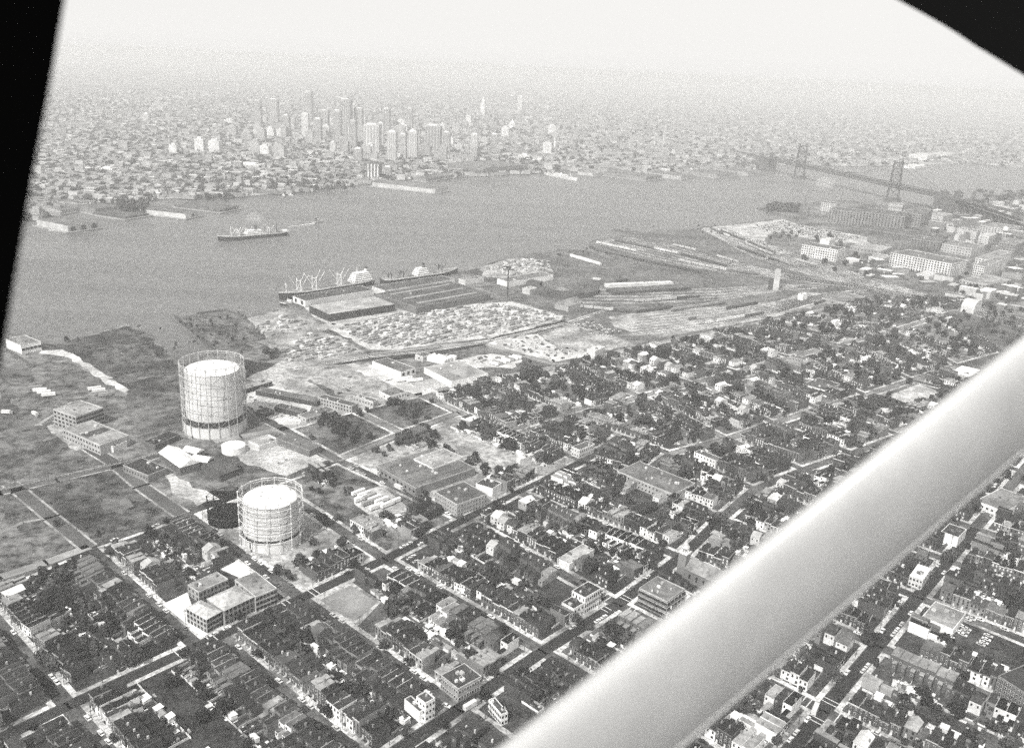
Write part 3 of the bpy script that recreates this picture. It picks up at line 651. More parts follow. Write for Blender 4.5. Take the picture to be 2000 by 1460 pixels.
BD_('annex', 'white two storey wing with black roof beside the hotel', 'building', [(1095, 1178), (1121, 1190), (1141, 1178)], 8.5, .72, .04, win=(3, 2, 3, .9, 1.5))
BD_('brick_works', 'brick works with big glazed bays and grey parapet roof by the church', 'factory', [(1250, 1148), (1303, 1176), (1338, 1151)], 11.5, .24, .17, par=.8, win=(5, 3, 7, 3.6, 2.2, True), roofbits=5)
BD_('meeting_hall', 'long low hall with pale grey roof and white side wall near the hotel', 'hall', [(1088, 1091), (1112, 1102), (1161, 1073)], 5, .62, .32, par=.4)
BD_('corner_building', 'three storey brick corner building with parapet and rows of windows', 'building', [(845, 962), (893, 986), (951, 965)], 10, .33, .10, win=(10, 3, 9, 1.1, 1.7, True), roofbits=5)
BD_('works_building', 'wide low works with patched grey roofs and brick front on the diagonal street', 'factory', [(729, 912), (812, 954), (928, 914)], 7, .20, .15, par=.7, win=(0, 1, 10, 2.2, 2.0), roofbits=10, stripe=(3, 'x', .12))
BD_('front_shed', 'white fronted shed in front of the patched grey works roof', 'shed', [(805, 945), (822, 957), (874, 934)], 4, .75, .1)
BD_('works_building', 'pale roofed works wing standing behind the patched roof', 'factory', [(806, 897), (846, 915), (905, 893)], 8, .62, .30, roofbits=4)
BD_('works_building', 'white walled corner wing with black roof beside the brick corner building', 'building', [(930, 944), (962, 955), (980, 943)], 7, .8, .05)
BD_('distribution_warehouse', 'big white walled warehouse with flat grey roof and white stacks on top', 'warehouse', [(831, 717), (882, 745), (954, 730)], 6.5, .84, .30, par=.4, roofbits=4)
BD_('warehouse', 'dark roofed warehouse with white door front left of the big white one', 'warehouse', [(727, 706), (783, 727), (812, 719)], 6.5, .70, .13, win=(3, 1, 0, 3, 3.4))
BD_('loading_house', 'small two window brick house at the dark railway edge', 'building', [(818, 690), (826, 697), (843, 692)], 6, .5, .12, win=(2, 1, 1, 2, 2))
BD_('white_shed', 'brilliant white roofed shed beside the railway', 'shed', [(846, 690), (868, 704), (884, 697)], 5, .85, .9, par=0)
BD_('white_shed', 'narrow white roofed shed right of the brilliant white one', 'shed', [(874, 690), (888, 698), (893, 694)], 4, .85, .9, par=0)
BD_('warehouse', 'brick warehouse with dark roof on the pale cross street', 'warehouse', [(704, 767), (729, 785), (739, 781)], 6.5, .45, .12, win=(1, 1, 7, 1.4, 1.6))
BD_('warehouse', 'short brick warehouse with white gable end right of its dark roofed neighbour', 'warehouse', [(748, 762), (762, 774), (795, 765)], 5.5, .55, .14, win=(6, 1, 1, 1.4, 1.6))
BD_('long_warehouse', 'long dark roofed brick warehouse running up from the cross street', 'warehouse', [(640, 768), (687, 794), (700, 788)], 7, .34, .08, win=(2, 2, 12, 1.4, 1.8))
BD_('perimeter_shed', 'long narrow dark shed bounding the equipment yard', 'shed', [(535, 744), (619, 785), (631, 778)], 5, .05, .13, par=.3)
BD_('perimeter_shed', 'narrow grey shed along the top of the equipment yard', 'shed', [(470, 753), (478, 760), (532, 745)], 5, .05, .28, par=.3)
BD_('tool_shed', 'dark roofed open shed in the middle of the equipment yard', 'shed', [(552, 786), (588, 806), (600, 800)], 5, .06, .12)
BD_('yard_office', 'low brick office with grey roof on the equipment yard corner', 'office', [(585, 809), (598, 818), (655, 801)], 4, .40, .15, win=(8, 1, 2, 1.4, 1.4))
BD_('tool_shed', 'small dark hut nearest the tall gas holder in the yard', 'shed', [(505, 800), (514, 808), (535, 801)], 4, .06, .07)
BD_('factory', 'four storey brick factory with banded windows at the edge of the scrub', 'factory', [(121, 794), (148, 815), (202, 797)], 15, .34, .28, par=.9, win=(8, 4, 6, 3.0, 1.8), roofbits=3)
BD_('factory', 'two storey brick factory wing with grey flat roof in front of the tall one', 'factory', [(149, 830), (195, 870), (252, 851)], 9, .36, .27, par=.7, win=(0, 2, 13, 1.8, 1.6), stripe=(1, 'x', .06), roofbits=5)
BD_('end_shed', 'white walled shed at the foot of the two storey factory', 'shed', [(216, 867), (221, 873), (248, 862)], 5, .72, .5)
BD_('workshop', 'brick workshop with black flat roof in the gas works corner', 'workshop', [(252, 904), (289, 929), (327, 914)], 6, .22, .035, par=.5, win=(0, 1, 9, 1.2, 1.6))
BD_('workshop', 'black roofed workshop behind the white gabled shed', 'workshop', [(288, 859), (303, 869), (352, 848)], 5, .1, .03, par=.2)
BD_('gas_works_shed', 'white gabled shed in the gas works, roof gleaming', 'shed', [(308, 884), (352, 913), (391, 902)], 7, .12, .9, par=0, gable=2)
BD_('gas_works_shed', 'low white roofed shed next to the gleaming gabled one', 'shed', [(366, 874), (383, 886), (399, 878)], 6, .2, .88, par=0, gable=2)
BD_('gas_works_shed', 'white roofed shed touching the small storage tank', 'shed', [(386, 888), (404, 903), (418, 893)], 6, .1, .88, par=0, gable=2)
BD_('gas_works_shed', 'dark roofed shed behind the black gas holder', 'shed', [(404, 905), (430, 928), (466, 915)], 6, .08, .07, gable=1)
BD_('gas_works_shed', 'grey roofed shed at the lane beyond the storage tank', 'shed', [(553, 850), (604, 880), (628, 870)], 6, .14, .14, par=.3)
BD_('pump_house', 'roofless walled pit with pale rim beside the grey shed', 'pump house', [(488, 862), (506, 873), (545, 860)], 4, .5, .4, par=1.4)
BD_('billboard_building', 'white framed building on the point at the river inlet', 'building', [(26, 660), (41, 676), (80, 668)], 9, .85, .2, par=.8, win=(5, 1, 0, 4, 3, True))
BD_('parking_garage', 'single storey garage with flat grey roof and white wall by the parking lot', 'garage', [(1793, 1213), (1862, 1230), (1887, 1198)], 5.5, .72, .26, par=.5)
BD_('factory', 'dark brick factory with rows of small windows cut by the right edge', 'factory', [(1997, 1238), (1949, 1320), (2040, 1378)], 13, .11, .04, win=(12, 5, 8, 1.2, 1.5, True))
BD_('corner_building', 'small block with gleaming white roof on the avenue corner', 'building', [(1776, 1124), (1803, 1133), (1819, 1110)], 7.5, .6, .88, par=.3, win=(4, 2, 4, 1.2, 1.3))
BD_('painted_house', 'white stepped house front by the upper avenue', 'house', [(1840, 1036), (1872, 1050), (1888, 1034)], 8, .82, .06)
BD_('warehouse', 'white walled warehouse with windows at the upper avenue', 'warehouse', [(1905, 978), (1963, 1000), (2012, 974)], 6, .76, .20, win=(8, 1, 6, 1.8, 1.6))
BD_('market_hall', 'market hall with gleaming white roof partly hidden by the strut', 'hall', [(1865, 722), (1895, 736), (1915, 722)], 6, .5, .88, par=0)
BD_('dairy', 'long low building with white side wall in the leafy streets', 'building', [(1578, 746), (1612, 763), (1642, 750)], 6, .8, .08)
BD_('gymnasium', 'pale barrel roofed hall beside the railway', 'hall', [(1888, 592), (1903, 603), (1918, 594)], 8, .6, .6, par=0, gable=4)
BD_('terrace_of_shops', 'long two storey terrace of shops with glazed ground floors', 'shops', [(1215, 916), (1316, 966), (1358, 944)], 8, .33, .15, par=.6, win=(5, 2, 16, 1.8, 1.9, True), roofbits=8)
BD_('corner_shop', 'white two storey corner shop at the pale crossing', 'shop', [(1121, 871), (1132, 879), (1162, 867)], 8, .62, .10, win=(8, 2, 3, .9, 1.4))
BD_('gabled_house', 'large white gabled house standing alone at the pale side street', 'house', [(1190, 776), (1204, 780), (1222, 770)], 8, .8, .35, par=0, gable=1, win=(3, 2, 2, 1.1, 1.5))
BD_('brick_hall', 'brick hall with square windows in the leafy streets', 'hall', [(1545, 694), (1582, 706), (1589, 703)], 9, .28, .16, win=(2, 2, 7, 1.4, 1.6, True))
BD_('white_row', 'white terrace end with black flat roof beside a pale alley', 'terrace', [(1358, 882), (1398, 900), (1410, 895)], 7, .8, .10, win=(2, 2, 7, .9, 1.5))
BD_('cube_building', 'pale cube shaped loft at the truck lot corner', 'building', [(1152, 680), (1163, 686), (1182, 678)], 13, .62, .55)
BD_('small_factory', 'large roofed garage facing the terrace beside the pale lane', 'garage', [(1012, 893), (1016, 898), (1082, 872)], 4, .66, .6, par=.2)
# church
def church():
    base = g2(1326, 1128); rz = math.radians(-42)
    t = thing('church', 'brick church with square belfry and long grey nave roof by the strut', 'church', (base.x, base.y, 0), rz)
    CLEAR.append((base.x - 6, base.y - 2, rz, 50, 26))
    m = MB(); m.box((0, 4, 9), (6, 6, 18), brick(.2)); m.box((0, 4, 18.4), (7, 7, .8), gm(.6)); tw = m.build('tower', t)
    m = MB()
    for k in range(8):
        a_ = 2 * PI * (k + .5) / 8; m.bar((2.2 * math.cos(a_), 4 + 2.2 * math.sin(a_), 18.8), (2.2 * math.cos(a_), 4 + 2.2 * math.sin(a_), 22), .28, gm(.7))
    m.cyl((0, 4), 2.8, 2.8, 22, 22.6, gm(.7), 8); m.build('belfry', tw)
    m = MB(); m.cyl((0, 4), 2.7, .1, 22.6, 27, gm(.45), 8); m.build('spire', tw)
    m = MB(); m.box((24, 7, 4.5), (40, 15, 9), brick(.17)); m.build('wall', t)
    m = MB(); m.add([(3.6, -1, 9), (44.4, -1, 9), (44.4, 15, 9), (3.6, 15, 9), (3.6, 7, 15), (44.4, 7, 15)], [(0, 1, 5, 4), (2, 3, 4, 5), (0, 4, 3), (1, 2, 5), (3, 2, 1, 0)], tar(.2)); m.build('roof', t)
    for k in range(7):
        link('window', window_mesh(1.4, 3.4), t, (8 + k * 5.4, -.56, 5), 0)
church()
# ================================================================== row houses
HV = []                                                       # house variants: wall mesh, roof mesh, chimney mesh, size, look
def make_variant(w_, d_, h_, wall, roofm, light, kind, trim):
    WMt = brick(wall) if wall < .3 else gm(wall)
    wl = MB(); wl.box((0, d_ / 2, h_ / 2), (w_, d_, h_), WMt); 
    ell = uni(3.5, 9); eh = h_ - uni(.8, 3.6); ew = w_ * uni(.5, .62)
    if kind == 'row': wl.box((-w_ / 2 + ew / 2, d_ + ell / 2, eh / 2), (ew, ell, eh), WMt)
    rf = MB()
    if kind == 'row':
        z = h_ + .02; s_ = .5
        rf.add([(-w_ / 2 + .12, -.25, z + s_), (w_ / 2 - .12, -.25, z + s_), (w_ / 2 - .12, d_, z), (-w_ / 2 + .12, d_, z), (-w_ / 2 + .12, -.25, h_ - .3), (w_ / 2 - .12, -.25, h_ - .3)], [(0, 1, 2, 3), (4, 5, 1, 0), (0, 3, 4), (1, 5, 2)], roofm)
        rf.box((0, -.18, h_ - .1), (w_, .36, .7), trim)
        rf.box((w_ / 2 - .07, d_ / 2, h_ + .3), (.14, d_, .62), trim if rnd() < .35 else WMt)
        rf.box((-w_ / 2 + ew / 2, d_ + ell / 2 + .1, eh + .1), (ew - .1, ell, .2), roofm)
    elif kind == 'gable':
        x = w_ / 2 + .3; r = w_ * .3
        rf.add([(-x, -.4, h_ - .1), (x, -.4, h_ - .1), (x, d_ + .4, h_ - .1), (-x, d_ + .4, h_ - .1), (0, -.4, h_ + r), (0, d_ + .4, h_ + r)], [(0, 4, 5, 3), (1, 2, 5, 4), (0, 1, 4), (2, 3, 5), (3, 2, 1, 0)], roofm)
    else:
        y0, y1 = -.3, d_ + .3; r = d_ * .22
        rf.add([(-w_ / 2, y0, h_ - .1), (w_ / 2, y0, h_ - .1), (w_ / 2, y1, h_ - .1), (-w_ / 2, y1, h_ - .1), (-w_ / 2, d_ / 2, h_ + r), (w_ / 2, d_ / 2, h_ + r)], [(0, 1, 5, 4), (2, 3, 4, 5), (0, 4, 3), (1, 2, 5), (3, 2, 1, 0)], roofm)
    cm = MB(); cy = d_ * uni(.3, .7); cm.box((-w_ / 2 + .5, cy, h_ + .9), (.8, .9, 2.0), brick(.2) if rnd() < .7 else gm(.5)); 
    # windows: (x, y, z, rz, w, h, part)
    W = []
    for x in (-w_ * .25, w_ * .25): W.append((x, -.06, h_ * .72, 0, .95, 1.6))
    W.append((w_ * .22, -.06, h_ * .27, 0, 1.3, 1.6))
    if h_ > 8.5: W += [(x, -.06, h_ * .5, 0, .95, 1.5) for x in (-w_ * .25, w_ * .25)]
    yb = d_ + (0 if kind != 'row' else 0)
    W.append((w_ * .28, yb + .06, h_ * .70, PI, .9, 1.4))
    if kind == 'row': W.append((-w_ / 2 + ew / 2, d_ + ell + .06, eh * .68, PI, .9, 1.3))
    else: W.append((-w_ * .25, yb + .06, h_ * .70, PI, .9, 1.4))
    D = (-w_ * .24, -.07, 1.15)
    full = MB(); full.merge(wl, (0, 0, 0), 0); full.merge(rf, (0, 0, 0), 0); full.merge(cm, (0, 0, 0), 0)
    wf = MB(); wf.merge(wl, (0, 0, 0), 0)
    for x, y, z, rz, a, b in W:
        for q in (full, wf): q.box((x, y, z), (a, .1, b), GLASS if not light else OFFW)
    for q in (full, wf): q.box((D[0], D[1], D[2]), (1.0, .1, 2.2), OFFW if not light else DARKM)
    full.box((0, -1.1, .25), (1.4, 2.0, .5), CONC)
    return dict(wall=wl.mesh('wall'), wallw=wf.mesh('wall'), roof=rf.mesh('roof'), chim=cm.mesh('chimney'), full=full, w=w_, d=d_, h=h_, W=W, D=D, light=light, kind=kind, wv=wall,
                look=('white painted' if wall > .6 else 'pale fronted' if wall >= .3 else 'brick'))
RO = [tar(.01), tar(.02), tar(.03), tar(.04), tar(.07), tar(.13)]
RO2 = [tar(.03), tar(.05), tar(.10), tar(.2), gm(.4), gm(.7)]
TR = [gm(.5), gm(.35), gm(.62), brick(.12), gm(.25)]
for k in range(56):
    wv = random.choice((.05, .06, .07, .08, .1, .12, .14, .2, .3, .72, .8)); HV.append(make_variant(random.choice((4.6, 5.0, 5.4, 6.0)), uni(9, 12), random.choice((6.6, 7.0, 7.6, 9.3)), wv, random.choice(RO + RO[:4] + [tar(.28)]), wv < .12 and rnd() < .5, 'row', random.choice(TR)))
for k in range(12):
    wv = random.choice((.15, .35, .6, .8, .8)); HV.append(make_variant(uni(6, 8), uni(9, 12), random.choice((6, 6.6, 7.2)), wv, random.choice(RO2), False, random.choice(('gable', 'gable', 'side')), gm(.5)))
doorm = MB(); doorm.box((0, 0, 0), (1.0, .12, 2.2), gm(.6), bot=True); DOOR = doorm.mesh('door')
stepm = MB(); stepm.box((0, 0, .25), (1.4, 2.0, .5), CONC, bot=True); STEP = stepm.mesh('front_step')
HL = []; TL = []; SHED = []; CARS = []; FEN = []; POLES = []
def row(b, P, Q, Nn, t0, t1, side, bi):
    d = Q - P; L = d.length; u = d / L; s = t0 * L; end = t1 * L
    rz = math.atan2(Nn.y, Nn.x) - PI / 2; k = 0; run = 0; v = None; fl = []
    sgn = 1
    while s < end - 4:
        if run <= 0:
            if rnd() > b['d']: 
                g = uni(5, 14); TL.append((P + u * (s + g / 2) + Nn * uni(5, 16), uni(6, 11))) if rnd() < .8 else 0
                s += g; run = 0
                if rnd() < .5: continue
            far_ = b['pale']
            v = random.choice(HV[56:]) if rnd() < far_ * .45 else random.choice(HV[:56]); run = 1 if v['kind'] != 'row' else random.randint(1, 6)
        if v['kind'] == 'row' and run > 0 and rnd() < .38: v = random.choice(HV[:56])
        w_ = v['w'] + (1.8 if v['kind'] != 'row' else 0)
        if s + w_ > end: break
        p = P + u * (s + w_ / 2); dj = random.choice((0, 0, uni(0, 1.6))) if v['kind'] == 'row' else uni(.5, 3)
        c = p + Nn * (dj + (1.5 if v['kind'] != 'row' else 0))
        if not (blocked(c + Nn * 2, 1) or blocked(c + Nn * v['d'], 1)):
            HL.append(dict(sz=uni(.88, 1.1), p=c, rz=rz, v=v, b=b, side=side, k=k, row=(bi, side))); k += 1
            fl.append((p + Nn * 13, p + Nn * 25, w_))
            if rnd() < .45: SHED.append((p + Nn * uni(22, 26), rz, rnd()))
            if rnd() < b['t'] / 45: TL.append((p + Nn * uni(17, 26) + u * uni(-2, 2), uni(5, 10.5)))
            if rnd() < .05: TL.append((p - Nn * 2.3, uni(4, 7)))
        s += w_ + .02; run -= 1
    if fl: FEN.append((fl, u, Nn, b, side))
for bi, b in enumerate(BL):
    q = b['q2']; c0, c1, c2, c3 = q
    nB = (c1 - c0).normalized(); 
    if b['L']: row(b, c0, c3, nB, b['L'][0] + .02, b['L'][1] - .02, 'L', bi)
    if b['R']: row(b, c2, c1, -nB, 1 - b['R'][1] + .02, 1 - b['R'][0] - .02, 'R', bi)
    nA = (c3 - c0).normalized()
    if b['B'] != 2 and (c3 - c2).length > 44 and b['L'] and b['R'] and b['B'] is not None:
        row(b, c3, c2, -nA, .36, .66, 'B', bi)
        if b['T'] == 0 and rnd() < .7: row(b, c1, c0, nA, .36, .66, 'T', bi)
    if b['B'] == 2: row(b, c3, c2, -nA, .18, .98, 'B', bi)
    for _ in range(int(b['t'] * 1.7)):
        f, g = rnd(), uni(.35, .65); p = c0.lerp(c3, f).lerp(c1.lerp(c2, f), g)
        if not blocked(p, 2): TL.append((p, uni(5, 11)))
    # trees and parked cars on the kerbs, poles
    q1 = b['q1']
    for i, (P, Q) in enumerate(((q1[0], q1[3]), (q1[2], q1[1]), (q1[3], q1[2]), (q1[1], q1[0]))):
        d = Q - P; L = d.length; u = d / L; outw = Vector((u.y, -u.x)); 
        ctr = (q1[0] + q1[2]) / 2
        if (ctr - P).dot(outw) > 0: outw = -outw
        s = uni(6, 14)
        while s < L - 8:
            if rnd() < (.34 if i < 2 else .2): CARS.append((P + u * s + outw * 1.25, math.atan2(u.y, u.x) + (PI if rnd() < .5 else 0), b['desc'], i))
            s += uni(6.2, 9)
        s = uni(8, 20)
        while s < L - 5:
            if i in (0, 2): POLES.append((P + u * s - outw * .8, math.atan2(u.y, u.x), b['desc']))
            s += uni(32, 40)
        if rnd() < .5: TL.append((P + u * uni(10, L - 10) - outw * 1.3, uni(5, 8)))
# hand placed big trees
for x, y, s_ in ((105, 1165, 15), (80, 1150, 13), (125, 1140, 12), (118, 1180, 14), (95, 1190, 13), (140, 1120, 9), (35, 1218, 7), (110, 1028, 6.5), (192, 1046, 5), (545, 1125, 8), (562, 1135, 8.5), (620, 1092, 7), (85, 1288, 8), (105, 1312, 9), (98, 1300, 9), (140, 1320, 8),
    (1390, 1030, 11), (1180, 1000, 9), (1230, 1075, 10), (1290, 1068, 9), (1150, 1118, 10), (1165, 1110, 9), (1250, 1112, 8), (1410, 1030, 12), (530, 700, 9), (538, 692, 10), (520, 692, 8), (1060, 866, 9), (1050, 855, 8), (1110, 845, 9), (1100, 840, 8), (735, 885, 7), (750, 892, 7), (760, 880, 6), (385, 1205, 4), (1045, 1335, 5),
    (1690, 1255, 10), (1700, 1262, 9), (1846, 1095, 9), (1858, 1090, 8), (1862, 850, 9), (1850, 860, 9), (1595, 470, 14), (1620, 468, 14), (1640, 480, 14), (1570, 508, 14), (1610, 515, 14), (1650, 520, 14), (1680, 520, 14), (1670, 505, 12), (1630, 530, 12), (1690, 540, 14), (130, 668, 7), (152, 664, 5),
    (930, 905, 8), (870, 885, 9), (845, 855, 8), (1010, 830, 7), (640, 910, 4), (625, 965, 5), (608, 958, 5), (345, 1250, 3), (618, 1430, 8), (1870, 800, 10), (1885, 790, 10), (1610, 885, 9), (1740, 830, 9)):
    p = g2(x, y)
    TL.append((p, s_))
for x, y in ((1515, 460), (1530, 458), (1545, 458), (1560, 456), (1505, 468), (1540, 464), (1525, 464), (1555, 463)): TL.append((g2(x, y), 9))
for k in range(90):                                           # scrub along the shore and rail sides
    x, y = random.choice((lambda: (uni(1080, 1180), uni(488, 500)), lambda: (uni(400, 480), uni(612, 690)), lambda: (uni(255, 345), uni(640, 700)), lambda: (uni(1240, 1480), uni(434, 458)), lambda: (uni(1500, 1620), uni(396, 414)), lambda: (uni(350, 420), uni(620, 670)), lambda: (uni(1000, 1100), uni(700, 760))))()
    TL.append((g2(x, y), uni(2.5, 5)))
for k in range(120): TL.append((g2(uni(1850, 2010), uni(520, 680)), uni(5, 9)))
# ---- houses: the nearest as things, all others as one mass
NH = 292
vis = []
for h in HL:
    x, y, d = PX((h['p'].x, h['p'].y, 6)); h['px'] = (x, y, d); h['vis'] = not masked(x, y) and d > 0
    h['in'] = -260 < x < 2260 and y < 1720
vis = sorted([h for h in HL if h['vis']], key=lambda h: h['px'][2])[:NH]
for h in vis: h['own'] = True
mass = MB(); count = {}
ADJ = {.0: 'black', .05: 'dark', .1: 'grey'}
def roof_look(v):
    n_ = v['roof'].materials[0].name; g = int(n_.split('_')[1]); return 'black' if g <= 3 else 'dark' if g <= 6 else 'grey' if g < 25 else 'pale'
for h in HL:
    if not h['in']: continue
    v = h['v']; c = h['p']
    if not h.get('own'):
        mass.merge(v['full'], (c.x, c.y, .3), h['rz'], 1, h['sz']); continue
    key = h['row']; n_ = count.get(key, 0); count[key] = n_ + 1
    side = {'L': 'lower left', 'R': 'upper right', 'B': 'lower end', 'T': 'upper end'}[h['side']]
    kindw = 'row house' if v['kind'] == 'row' else 'gabled house'
    lab = '%s roofed %s %s, %s of %s row %s' % (roof_look(v), v['look'], kindw, ordn(n_), side, h['b']['desc'])
    t = thing('row_house' if v['kind'] == 'row' else 'gabled_house', ' '.join(lab.split()[:16]), 'house', (c.x, c.y, .3), h['rz'], 'row houses of the near streets'); t.scale = (1, 1, h['sz'])
    near = h['px'][2] < 610
    link('wall', v['wall'] if near else v['wallw'], t); r = link('roof', v['roof'], t); link('chimney', v['chim'], r)
    if near:
        fx = Vector((math.sin(h['rz']), -math.cos(h['rz'])))      # outward normal of the front
        front = fx.dot(-c.normalized()) > -.05
        for x, y, z, rz, a, b_3 in v['W']:
            if (rz == 0) == front: link('window', window_mesh(a, b_3, v['light'] or v['wv'] < .13), t, (x, y, z), rz)
        if front: link('door', DOOR, t, v['D']); link('front_step', STEP, t, (v['D'][0], -1.1, 0))
tag(mass.build('row_houses'), 'mass of dark roofed brick row houses filling the farther streets', 'houses', kind='stuff')
# ---- yard fences, one run per row
FW_ = [gm(.62), gm(.5), gm(.2), gm(.78), gm(.3), gm(.7)]
FN = {}; runs = []
for fl, u, Nn, b, side in FEN:
    cur = []
    for q in fl:
        if cur and abs((q[0] - cur[-1][0]).length - (q[2] + cur[-1][2]) / 2) > 1.6: runs.append((cur, u, Nn, b, side)); cur = []
        cur.append(q)
    runs.append((cur, u, Nn, b, side))
nf = 0
for fl, u, Nn, b, side in runs:
    x, y, d = PX((fl[0][0].x, fl[0][0].y, 0))
    if d > 1300 or x < -200 or x > 2200 or len(fl) < 2 or nf > 270: continue
    m = MB(); nf += 1
    for a, c, w_ in fl:
        f2 = random.choice(FW_); mid = (a + c) / 2 + u * w_ / 2; L = (c - a).length
        if rnd() < .82: m.box((mid.x, mid.y, 1.0), (.16, L, 1.5), f2, math.atan2(Nn.y, Nn.x) - PI / 2)
        m.box((c.x, c.y, 1.0), (w_ + 1.8, .16, 1.5), f2, math.atan2(u.y, u.x))
    kk = (side, b['desc']); FN[kk] = FN.get(kk, 0) + 1
    tag(m.build('yard_fence'), '%s run of yard fence, %s row %s' % (ordn(min(28, FN[kk] - 1)), {'L': 'lower left', 'R': 'upper right', 'B': 'end', 'T': 'top'}[side], b['desc']), 'fence', 'board fences of the back yards')
# ---- small clutter of the yards and roofs
cm = MB(); cmm = [gm(x) for x in (.05, .12, .3, .5, .7, .8)]
for h in HL:
    if not h['in'] or h['px'][2] > 1700: continue
    Nn = Vector((-math.sin(h['rz']), math.cos(h['rz']))); U_ = Vector((Nn.y, -Nn.x))
    for _ in range(4 if h['px'][2] < 900 else 2):
        p = h['p'] + Nn * uni(15, 27) + U_ * uni(-3, 3)
        if blocked(p, 0): continue
        if rnd() < .55: cm.box((p.x, p.y, .37), (uni(1.2, 4), uni(1, 3.4), .08), random.choice(cmm), h['rz'])
        else: a = uni(.6, 2.0); cm.box((p.x, p.y, .34 + a * .35), (a, uni(.6, 2.2), a * .7), random.choice(cmm), h['rz'])
tag(cm.build('yard_litter'), 'scattered boards, paving slabs and boxes lying in the back yards', 'litter', kind='stuff')
# ---- garden sheds
SV = []
for k in range(8):
    a, b_, hh = uni(2.2, 5), uni(2.2, 4), uni(2.0, 2.8); wv = random.choice((.2, .5, .75, .75)); rv = random.choice((.05, .3, .7, .8, .8))
    m = MB(); m.box((0, 0, hh / 2), (a, b_, hh), gm(wv)); m2 = MB(); m2.add([(-a / 2 - .2, -b_ / 2 - .2, hh), (a / 2 + .2, -b_ / 2 - .2, hh), (a / 2 + .2, b_ / 2 + .2, hh + .5), (-a / 2 - .2, b_ / 2 + .2, hh + .5)], [(0, 1, 2, 3)], gm(rv)); m2.box((0, b_ / 2 + .1, hh + .2), (a, .1, .5), gm(rv))
    SV.append((m.mesh('wall'), m2.mesh('roof'), rv)); SV[-1][0]['m'] = 0
    SV[-1] += (m, m2)
SN = {}
def shn(p):
    d_ = min(BL, key=lambda b: ((b['q2'][0] + b['q2'][2]) / 2 - p).length)['desc']; SN[d_] = SN.get(d_, 0) + 1; return ordn(min(28, SN[d_] - 1)), d_
mass = MB(); n_ = 0
SHED.sort(key=lambda s: PX((s[0].x, s[0].y, 0))[2])
for p, rz, r in SHED:
    x, y, d = PX((p.x, p.y, 1)); sv = SV[int(r * 8)]
    if blocked(p, 2) or x < -200 or x > 2200: continue
    if masked(x, y) or n_ >= 180: mass.merge(sv[3], (p.x, p.y, .3), rz); mass.merge(sv[4], (p.x, p.y, .3), rz); continue
    t = thing('garden_shed', ('white' if sv[2] > .6 else 'grey' if sv[2] > .1 else 'dark') + ' roofed shed, %s in the back yards %s' % (shn(p)), 'shed', (p.x, p.y, .3), rz, 'back yard sheds'); link('wall', sv[0], t); link('roof', sv[1], t); n_ += 1
if mass.v: tag(mass.build('garden_sheds'), 'small roofed sheds standing in the farther back yards', 'sheds', kind='stuff')

# ================================================================== trees
def crown_mb(nleaf, seed, leaf, lm):
    r_ = random.Random(seed); m = MB(); lobes = []
    for k in range(r_.randint(5, 8)):
        a = r_.uniform(0, 2 * PI); q = r_.uniform(.15, .62); lobes.append((q * math.cos(a), q * math.sin(a), r_.uniform(.55, 1.25), r_.uniform(.28, .5)))
    lobes.append((0, 0, 1.25, .42))
    for k in range(nleaf):
        x0, y0, z0, R_ = r_.choice(lobes); v = Vector((r_.gauss(0, 1), r_.gauss(0, 1), r_.gauss(0, 1) * .9)).normalized(); rr = R_ * r_.uniform(.72, 1.12)
        c = Vector((x0, y0, z0)) + v * rr; nn = (v + Vector((r_.uniform(-.7, .7), r_.uniform(-.7, .7), r_.uniform(-.3, .9)))).normalized()
        u_ = nn.orthogonal().normalized(); w_ = nn.cross(u_); s = leaf * r_.uniform(.6, 1.5)
        pts = [c + (u_ * math.cos(t) + w_ * math.sin(t)) * s * r_.uniform(.6, 1.2) + nn * r_.uniform(-.2, .2) * s for t in (0, 1.3, 2.5, 3.8, 5.0)]
        m.add([tuple(p) for p in pts], [(0, 1, 2, 3, 4)], lm if r_.random() < .75 else LEAF[1])
    return m
CR = [crown_mb(330, 10 + k, .13, LEAF[k % 3 if k % 3 < 2 else 2]) for k in range(6)]; CRM = [c.mesh('crown') for c in CR]
CRL = [crown_mb(90, 40 + k, .22, LEAF[k % 3]) for k in range(6)]
TREEB = MB(); _r = random.Random(3); _n = 7
for _z0, _z1, _ra, _rb in ((.05, .6, .5, 1.0), (.6, 1.1, 1.0, .8), (1.1, 1.5, .8, .15)):
    _v = [(r * math.cos(2 * PI * k / _n) * _r.uniform(.75, 1.2), r * math.sin(2 * PI * k / _n) * _r.uniform(.75, 1.2), z + _r.uniform(-.12, .12)) for r, z in ((_ra, _z0), (_rb, _z1)) for k in range(_n)]
    TREEB.add(_v, [(k, (k + 1) % _n, _n + (k + 1) % _n, _n + k) for k in range(_n)] + [tuple(range(_n, 2 * _n))], LEAF[1])
tm = MB(); tm.cyl((0, 0), .07, .035, 0, .8, BARK, 7); [tm.bar((0, 0, .45), (.4 * math.cos(a), .4 * math.sin(a), .95), .022, BARK, 5) for a in (0, 1.6, 3.1, 4.6)]; TRM = tm.mesh('trunk')
TT = []
for p, s_ in TL:
    x, y, d = PX((p.x, p.y, 3))
    if x < -260 or x > 2260 or y > 1720: continue
    if blocked(p, -1) and s_ > 5: continue
    TT.append((d, p, s_ * uni(.85, 1.2), x, y))
TT.sort(key=lambda q: q[0] / max(1, q[2]) )
mass = MB(); n_ = 0; far = []; TCN = {}
